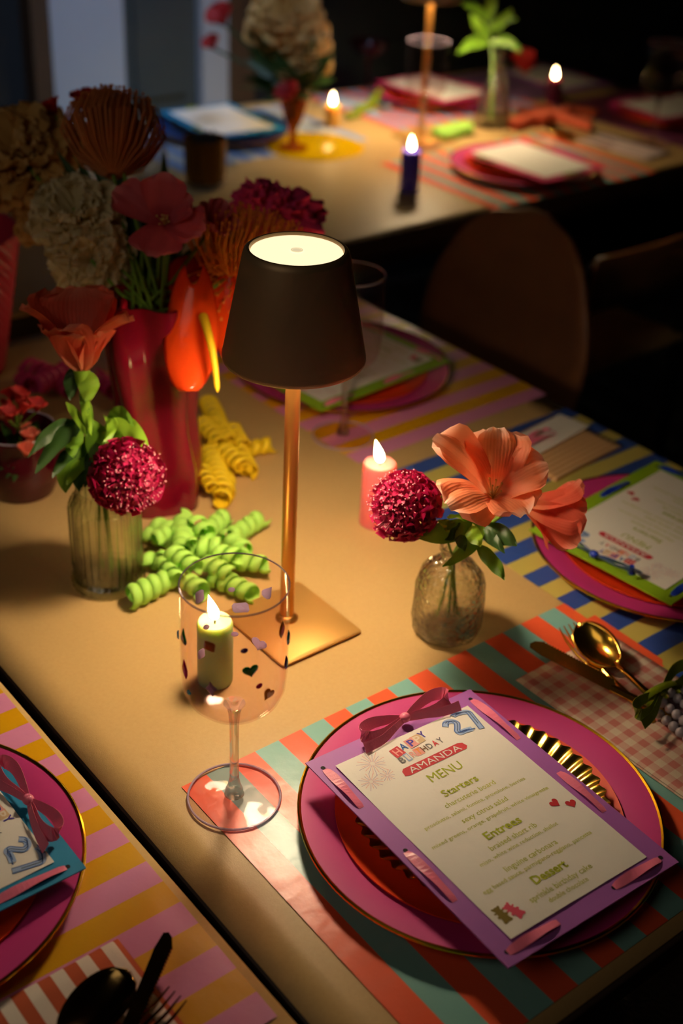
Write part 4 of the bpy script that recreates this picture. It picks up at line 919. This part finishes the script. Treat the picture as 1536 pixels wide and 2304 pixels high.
for k in range(5): stem(t, [wp(300+20*k, 560, DB+.02), rim_c+V((.02*(k-2)/2, .01, 0)), bot+V((-.01*(k-2), 0, 0))], .0022)

# --- low red glass with small dark flowers, far left
t = flower('small dark red and pink blossoms in the low red glass at the left edge', name='small_blossoms')
rd = random.Random(11); cb = V((.560, 1.285, T+.085))
for k in range(13):
    px, py = 10+rd.random()*120, 900+rd.random()*150; c = wp(px, py, 1.50+rd.uniform(-.05, .05))
    open_flower(t, c, (CU+TOCAM*rd.uniform(0, 1)+CR*rd.uniform(-.6, .6)), [(j*90, .020, .016, 15, 60, .2, .1) for j in range(4)], P_RED if k % 3 else P_CORAL, False)
    stem(t, [c, (c+cb)/2, cb, cb-V((0, 0, .07))], .0011)
for k in range(12):
    leaf(t, cb+V((rd.uniform(-.02, .02), rd.uniform(-.02, .02), -.02)), wp(rd.uniform(-10, 140), rd.uniform(930, 1090), 1.5), .012, LEAF_D, O0, side=CR, n=6)

# --- greens on the far table
t = flower('fresh green leafy stems in the narrow necked bottle on the far table', 'leaves', name='green_sprig')
D3 = 3.02
stem(t, [wp(1098, 20, D3), wp(1102, 70, D3), wp(1108, 130, D3), wp(1104, 270, D3)], .0025, LEAF)
for q0, q1, w, sg in (((1100, 100), (1028, 122), .035, CU*.03), ((1105, 100), (1172, 118), .030, CU*.035), ((1100, 80), (1060, 30), .030, -CR*.01), ((1102, 70), (1150, 20), .030, CR*.01), ((1100, 50), (1040, 12), .026, CU*.02), ((1100, 40), (1110, -30), .03, O0), ((1100, 90), (1072, 60), .026, O0), ((1102, 60), (1165, 45), .02, CU*.02)):
    leaf(t, wp(*q0, D3), wp(*q1, D3-.03), w*.8, LEAF, sg, side=CU if abs(q0[0]-q1[0]) > abs(q0[1]-q1[1]) else CR)
t = flower('dim crimson bloom drooping behind the narrow necked bottle', name='crimson_flower')
c = wp(1178, 132, 3.12); ruffle_flower(t, c, (TOCAM+CR*.2), .032, P_RED, 4, 24); stem(t, [c, wp(1150, 105, 3.1), wp(1110, 128, 3.02), wp(1106, 250, 3.02)], .0022)

# --- far dark bouquet in the amber vase
D4 = 2.78; ac = V((AV[0], AV[1], T+.135))
def far_stem(t, c, k): o = V((.012*cos(k*2.1), .012*sin(k*2.1), 0)); stem(t, [c, (V(c)+ac*1.0)*.5, ac+o, ac+o*.3-V((0, 0, .07))], .003, LEAF_D)
for i, (lab, px, py, r, m, n) in enumerate((('large straw yellow ruffled bloom at the top of the far bouquet', 640, 55, .098, P_TAN, 56), ('straw yellow ruffled bloom on the right of the far bouquet', 690, 125, .066, P_TAN, 42), ('straw yellow ruffled bloom low in the far bouquet', 640, 165, .045, P_TAN, 30))):
    t = flower(lab, group='ruffled blooms in the far bouquet', name='ruffled_flower'); c = wp(px, py, D4+.04); ruffle_flower(t, c, (TOCAM*.8+CU*.3), r, m, i+12, n, .10); far_stem(t, c, i)
for i, (lab, px, py, r) in enumerate((('red flower sticking out at the upper left of the far bouquet', 505, 55, .05), ('small red flower at the lower left of the far bouquet', 482, 110, .034), ('dark red flower low over the amber vase', 655, 225, .045))):
    t = flower(lab, name='red_flower'); c = wp(px, py, D4); open_flower(t, c, (TOCAM*.7+CU*.4-CR*.3), [(k*72+i*20, r, r*1.05, 15, 70, .2, .08) for k in range(5)], P_RED, False); far_stem(t, c, i+4)
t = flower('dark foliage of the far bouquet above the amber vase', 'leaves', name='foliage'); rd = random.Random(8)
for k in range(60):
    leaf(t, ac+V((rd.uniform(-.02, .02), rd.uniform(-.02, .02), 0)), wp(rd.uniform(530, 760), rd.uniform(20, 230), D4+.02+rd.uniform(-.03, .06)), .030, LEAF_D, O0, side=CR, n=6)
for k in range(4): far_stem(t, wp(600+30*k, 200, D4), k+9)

# ------------------------------------------------------------------ curled paper streamers
def coil_mesh(m, r, L, turns, w=.95, seed=0, taper=.12):
    b = MB(); rd = random.Random(seed); n = int(turns*22); pitch = L/turns; hw = pitch*.5*w; rows = 5
    ph = rd.random()*6.28
    for i in range(n+1):
        u = i/n; a = ph+2*pi*turns*u; rr = r*(1.0-taper*u+.06*sin(5*u+seed))
        for k in range(rows):
            q = (k/(rows-1)-.5)*2; y = L*u+q*hw; rk = rr*(1-.20*q*q)+.0006*q
            b.v.append((rk*cos(a), y-L/2, rk*sin(a)))
    for i in range(n):
        for k in range(rows-1): b.f.append([i*rows+k, i*rows+k+1, (i+1)*rows+k+1, (i+1)*rows+k]); b.mi.append(0)
    return b.mesh('coil', m)
def streamer(label, m, coils, r, group=None, name='paper_streamer'):
    c0 = at(*coils[0][0]); t = thing(name, label, 'streamer', (c0.x, c0.y, T), 0, group)
    for k, (p, q, z, s) in enumerate(coils):
        a = at(*p, r*s+z); b_ = at(*q, r*s+z); d = b_-a; L = d.length
        o = link('coil', coil_mesh(m, r*s, L, max(1.6, L/(r*.95)), seed=k), t)
        o.location = (a+b_)/2-V((c0.x, c0.y, T)); o.rotation_euler = (0, 0, math.atan2(d.y, d.x)-pi/2); md = o.modifiers.new('solidify', 'SOLIDIFY'); md.thickness = .0003
streamer('lime green curled paper streamer beside the ribbed bud vase', GREENP, [
    ((292, 1345), (400, 1292), .0005, 1.0), ((470, 1290), (572, 1338), .0005, .95), ((520, 1262), (600, 1270), .006, .85), ((510, 1215), (588, 1165), .0005, .95), ((445, 1215), (508, 1160), .004, .9),
    ((412, 1245), (412, 1165), .010, 1.0), ((400, 1215), (328, 1200), .0005, .9), ((415, 1262), (330, 1262), .0005, .95), ((430, 1235), (490, 1230), .018, .95), ((395, 1290), (455, 1330), .0005, .9), ((420, 1200), (345, 1180), .010, .8), ((455, 1262), (515, 1290), .016, .8), ((380, 1240), (440, 1275), .022, .85), ((360, 1255), (400, 1300), .014, .7), ((440, 1180), (470, 1200), .020, .9), ((350, 1215), (385, 1190), .014, .8), ((560, 1240), (520, 1215), .010, .8), ((480, 1240), (540, 1255), .022, .8)], .0140)
streamer('yellow curled paper streamer between the red vase and the lamp pole', YELP, [
    ((468, 905), (500, 965), .010, 1.0), ((470, 975), (535, 1020), .0005, 1.1), ((530, 985), (560, 1060), .0005, 1.0), ((555, 1010), (612, 1000), .0005, .9), ((470, 1010), (505, 1110), .0005, 1.15), ((500, 1010), (550, 1050), .010, 1.0), ((455, 950), (500, 1000), .018, .9), ((505, 1080), (500, 1125), .0005, 1.0), ((455, 1060), (480, 1100), .012, .8), ((520, 960), (550, 1010), .014, .9), ((480, 930), (515, 990), .022, .8)], .0140)
streamer('magenta curled paper streamer behind the coral flower on the left', PINKP, [((60, 830), (130, 850), .0005, 1.2), ((130, 850), (160, 880), .0005, 1.1), ((80, 870), (150, 830), .012, 1.0), ((215, 850), (260, 880), .0005, 1.0), ((40, 845), (70, 865), .0005, .9)], .015)
streamer('lime paper streamer left of the narrow necked bottle', GREENP, [((975, 300), (1060, 290), .0005, 1.0), ((1010, 290), (1055, 280), .008, .8), ((990, 308), (1030, 300), .0005, .8)], .015)
streamer('salmon curled paper streamer across the far table right of the bottle', SALMP, [((1150, 280), (1215, 262), .0005, 1.0), ((1200, 270), (1275, 250), .0005, 1.1), ((1255, 262), (1330, 285), .0005, 1.0), ((1170, 258), (1240, 245), .010, .9), ((1270, 245), (1340, 255), .0005, .9)], .016)
streamer('yellow green paper streamer behind the far table candles', LIMER, [((800, 250), (830, 240), .0005, 1.0), ((830, 240), (855, 205), .004, .9), ((780, 262), (810, 256), .0005, .8)], .013)

# ------------------------------------------------------------------ napkins, cutlery, small items
def cloth_mat(name, kind, c1, c2, sc):
    m = bpy.data.materials.new(name); m.use_nodes = True; nt = m.node_tree; p = nt.nodes['Principled BSDF']; p.inputs['Roughness'].default_value = .8
    tc = nt.nodes.new('ShaderNodeTexCoord'); sp = nt.nodes.new('ShaderNodeSeparateXYZ'); nt.links.new(tc.outputs['Object'], sp.inputs[0])
    def band(o, s):
        a = nt.nodes.new('ShaderNodeMath'); a.operation = 'MULTIPLY'; a.inputs[1].default_value = s; nt.links.new(o, a.inputs[0])
        f = nt.nodes.new('ShaderNodeMath'); f.operation = 'FRACT'; nt.links.new(a.outputs[0], f.inputs[0])
        g = nt.nodes.new('ShaderNodeMath'); g.operation = 'GREATER_THAN'; g.inputs[1].default_value = .5; nt.links.new(f.outputs[0], g.inputs[0]); return g.outputs[0]
    x = nt.nodes.new('ShaderNodeMix'); x.data_type = 'RGBA'; x.inputs[6].default_value = lin(c1); x.inputs[7].default_value = lin(c2)
    if kind == 'gingham':
        s = nt.nodes.new('ShaderNodeMath'); s.operation = 'ADD'; nt.links.new(band(sp.outputs[0], sc), s.inputs[0]); nt.links.new(band(sp.outputs[1], sc), s.inputs[1])
        h = nt.nodes.new('ShaderNodeMath'); h.operation = 'MULTIPLY'; h.inputs[1].default_value = .5; nt.links.new(s.outputs[0], h.inputs[0]); nt.links.new(h.outputs[0], x.inputs[0])
    else: nt.links.new(band(sp.outputs[0 if kind == 'x' else 1], sc), x.inputs[0])
    nt.links.new(x.outputs[2], p.inputs['Base Color']); n = nt.nodes.new('ShaderNodeTexNoise'); n.inputs['Scale'].default_value = 900; nt.links.new(tc.outputs['Object'], n.inputs['Vector'])
    bb = nt.nodes.new('ShaderNodeBump'); bb.inputs['Strength'].default_value = .3; bb.inputs['Distance'].default_value = .001; nt.links.new(n.outputs[0], bb.inputs['Height']); nt.links.new(bb.outputs[0], p.inputs['Normal']); return m
def napkin(label, cx, cy, w, h, rz, m, z=.0022, layers=2, cat='napkin'):
    t = thing('folded_napkin', label, cat, (cx, cy, T+z), rz)
    for k in range(layers):
        b = MB(); b.grid(lambda u, v, k=k: ((u-.5)*(w-.003*k), (v-.5)*(h-.004*k), .0012*k+.0006*noise.noise(V((u*5+k, v*5, cx*7)))+.0005*sin(pi*v)*k+.0007), 14, 18); o = b.build('napkin_layer', m, t); md = o.modifiers.new('solidify', 'SOLIDIFY'); md.thickness = .0007; md.offset = 1
    return t
napkin('pink and white gingham napkin under the gold cutlery', .868, .5255, .140, .275, R(1), cloth_mat('pink gingham cloth', 'gingham', '#e2cdb4', '#cf7f74', 55.0))
napkin('cream and tan striped napkin with a note, above the blue placemat', 1.196, .985, .115, .150, R(96), cloth_mat('tan striped cloth', 'y' if False else 'x', '#e8c090', '#c08848', 110))
napkin('orange and white striped napkin under the dark cutlery, bottom left', .250, .478, .118, .275, R(0), cloth_mat('orange striped cloth', 'x', '#e0d6c8', '#b8522a', 46))
napkin('blue and white striped napkin at the back left of the far table', 2.11, 2.55, .10, .17, R(25), cloth_mat('blue striped cloth', 'x', '#dcdcdc', '#6a84b4', 60))
napkin('white and red striped napkin under the far cutlery', 2.43, 1.935, .11, .20, R(8), cloth_mat('red striped cloth', 'x', '#e0d4cc', '#c89c98', 40))
nt_ = thing('note_card', 'white note card with a pink ribbon loop lying on the tan striped napkin', 'card', (1.205, 1.012, T+.0065), R(8))
b = MB(); b.box((0, 0, 0), (.135, .050, .0012)); b.build('card_sheet', PAPER, nt_); ribbon_dash(nt_, (-.055, .0, .0012), (.005, .012, .0012), PINKR, .0035, .008); ribbon_dash(nt_, (-.055, -.002, .0012), (.008, -.008, .0012), PINKR, .0035, .006); ribbon_dash(nt_, (.004, .012, .002), (.010, -.008, .002), PINKR, .003, .004)

def spoon_bowl(b, L, Wd, depth, y0, mi=0, nu=14, nv=10, zoff=0):
    def fn(u, v):
        s = (v-.5)*2; y = y0+L*u; w = Wd*.5*sqrt(max(0, 1-(2*u-1)**2))*(1-.12*(1-u)*1.2+.0) if 0 < u < 1 else .0015
        return (s*w, y, zoff-depth*sin(pi*min(max(u, .02), .98))**.9*(1-s*s)+.002*u)
    b.grid(fn, nu, nv, mi)
def handle(b, y0, y1, w0, w1, z0, z1, arch=.004, th=.0022):
    n = 14; vs = []; fs = []
    for i in range(n+1):
        u = i/n; y = y0+(y1-y0)*u; w = w0+(w1-w0)*u**1.5; z = z0+(z1-z0)*u+arch*sin(pi*u)
        vs += [(-w/2, y, z), (-w/4, y, z+th/2), (w/4, y, z+th/2), (w/2, y, z), (w/4, y, z-th/2), (-w/4, y, z-th/2)]
    for i in range(n):
        for j in range(6): fs.append((i*6+j, i*6+(j+1) % 6, (i+1)*6+(j+1) % 6, (i+1)*6+j))
    fs += [tuple(range(5, -1, -1)), tuple(n*6+j for j in range(6))]; b.add(vs, fs)
def spoon(label, loc, rz, m, tilt=0, s=1.0, group=None, roll=0):
    t = thing('spoon', label, 'spoon', loc, 0, group, rot=(tilt, roll, rz)); b = MB(); spoon_bowl(b, .062*s, .042*s, .009*s, 0); o = b.build('spoon_bowl', m, t); solid(o, .0014)
    b = MB(); handle(b, .002, -.115*s, .0052, .013, -.001, 0); b.build('handle', m, t); return t
def fork(label, loc, rz, m, tilt=0, s=1.0, group=None):
    t = thing('fork', label, 'fork', loc, 0, group, rot=(tilt, 0, rz)); b = MB()
    for k in range(4):
        x = (k-1.5)*.0062*s; b = MB(); b.tube([(x*.92, .014*s, -.003), (x, .030*s, -.0045), (x, .050*s, -.002), (x*.98, .064*s, .003)], [.0017*s, .0016*s, .0013*s, .0005*s], 7); b.build('tine', m, t)
    b = MB(); b.grid(lambda u, v: ((v-.5)*2*(.0025+.0085*u**.6)*s, .018*s*u, -.003*sin(pi*u/2)), 8, 6); o = b.build('fork_root', m, t); solid(o, .0022)
    b = MB(); handle(b, .002, -.115*s, .0052, .013, 0, 0); b.build('handle', m, t); return t
def knife(label, loc, rz, m, tilt=0, s=1.0, group=None, roll=0, serr=True):
    t = thing('knife', label, 'knife', loc, 0, group, rot=(tilt, roll, rz)); L = .098*s; poly = [(-.0035*s, 0)]
    poly += [(-.0035*s+.0004*sin(pi*i/10), L*i/10*.92) for i in range(1, 10)]+[(-.001*s, L*.985), (.003*s, L), (.0075*s, L*.96), (.0105*s, L*.88)]
    n = 26
    for i in range(n):
        y = L*.86*(1-i/n); poly.append((.0118*s-(.0022*s*(1-y/L)), y)); 
        if serr: poly.append((.0104*s-(.0022*s*(1-y/L)), y-L*.86/n*.5))
    poly += [(.006*s, 0)]
    b = MB(); b.prism(poly, -.0009, .0009); b.build('blade', m, t, smooth=False)
    b = MB(); handle(b, .002, -.115*s, .0085, .012, 0, 0, .0, .005); b.build('handle', m, t); return t
gg = 'gold cutlery tied at the gingham napkin'
knife('gold knife leftmost of the cutlery on the gingham napkin', (.858, .588, T+.0125), R(10), GOLD, R(4), 1.0, None, R(-62))
fork('gold fork between the knife and spoon on the gingham napkin', (.872, .612, T+.013), R(-9), GOLD, R(9), 1.05)
spoon('gold spoon uppermost of the cutlery on the gingham napkin', (.884, .606, T+.019), R(-9), GOLD, R(12), 1.0, None, R(-28))
bt = thing('ribbon_tie', 'olive green ribbon tied around the gold cutlery handles', 'ribbon', (.878, .545, T+.019), R(-8))
bow(bt, (0, 0, 0), R(18), LIMER, 1.15, .004)
b = MB(); P = [(.024*cos(a), 0, .006+.010*sin(a)) for a in [2*pi*i/20 for i in range(21)]]; b.strip(P, [(0, .0042, 0)]*21); o = b.build('ribbon_band', LIMER, bt); solid(o, .0005)
nr = thing('napkin_ring', 'grey beaded napkin ring below the green ribbon at the right edge', 'napkin ring', (.892, .508, T+.004), R(-8))
BEAD = mat('grey pearl bead', '#b4acb4', .25, coat=.4); bs = MB(); bs.sphere((0, 0, 0), .0052, 14, 10); bme = bs.mesh('bead', BEAD)
for i in range(7):
    for j in range(6):
        a = pi*(j+.5)/6; link('bead', bme, nr, (.030*cos(a), -.030+i*.0098+(j % 2)*.004, .003+.017*sin(a)))
b = MB(); b.grid(lambda u, v: (.0265*cos(pi*v), -.033+.066*u, .001+.0145*sin(pi*v)), 6, 14); b.build('ring_band', mat('dark ring band', '#5a4048', .6), nr)
for nm, fn, lab, loc, rz, kw in (('k', knife, 'dark steak knife with serrated edge at the bottom left', (.262, .528, T+.016), R(-52), dict(tilt=R(5), s=.93)),
                                 ('s', spoon, 'dark polished spoon leaning on the striped napkin, bottom left', (.228, .553, T+.014), R(-74), dict(tilt=R(4), s=1.12)),
                                 ('f', fork, 'dark fork under the spoon on the striped napkin, bottom left', (.252, .522, T+.012), R(-78), dict(tilt=R(2), s=1.0))):
    fn(lab, loc, rz, DKGOLD, **kw)
spoon('rounded dark spoon at the bottom left corner of the photo', (.155, .565, T+.010), R(-80), DKGOLD, 0, .95)
spoon('gold spoon with a bright reflection on the far striped napkin', (2.36, 2.04, T+.014), R(12), GOLD, R(6), 1.15)
fork('gold fork beside the bright spoon on the far striped napkin', (2.40, 2.06, T+.010), R(20), GOLD, R(4), 1.0)
knife('steel blue knife on the far striped napkin', (2.47, 1.98, T+.009), R(8), mat('steel', '#9aa4b4', .2, metal=1), 0, 1.0)
spoon('dim spoon with a round reflection behind the maroon candle', (2.66, 2.37, T+.010), R(-30), DKGOLD, R(5), 1.1)
spoon('gold spoon on the blue striped napkin at the back of the far table', (2.14, 2.46, T+.012), R(40), GOLD, R(3), 1.0)
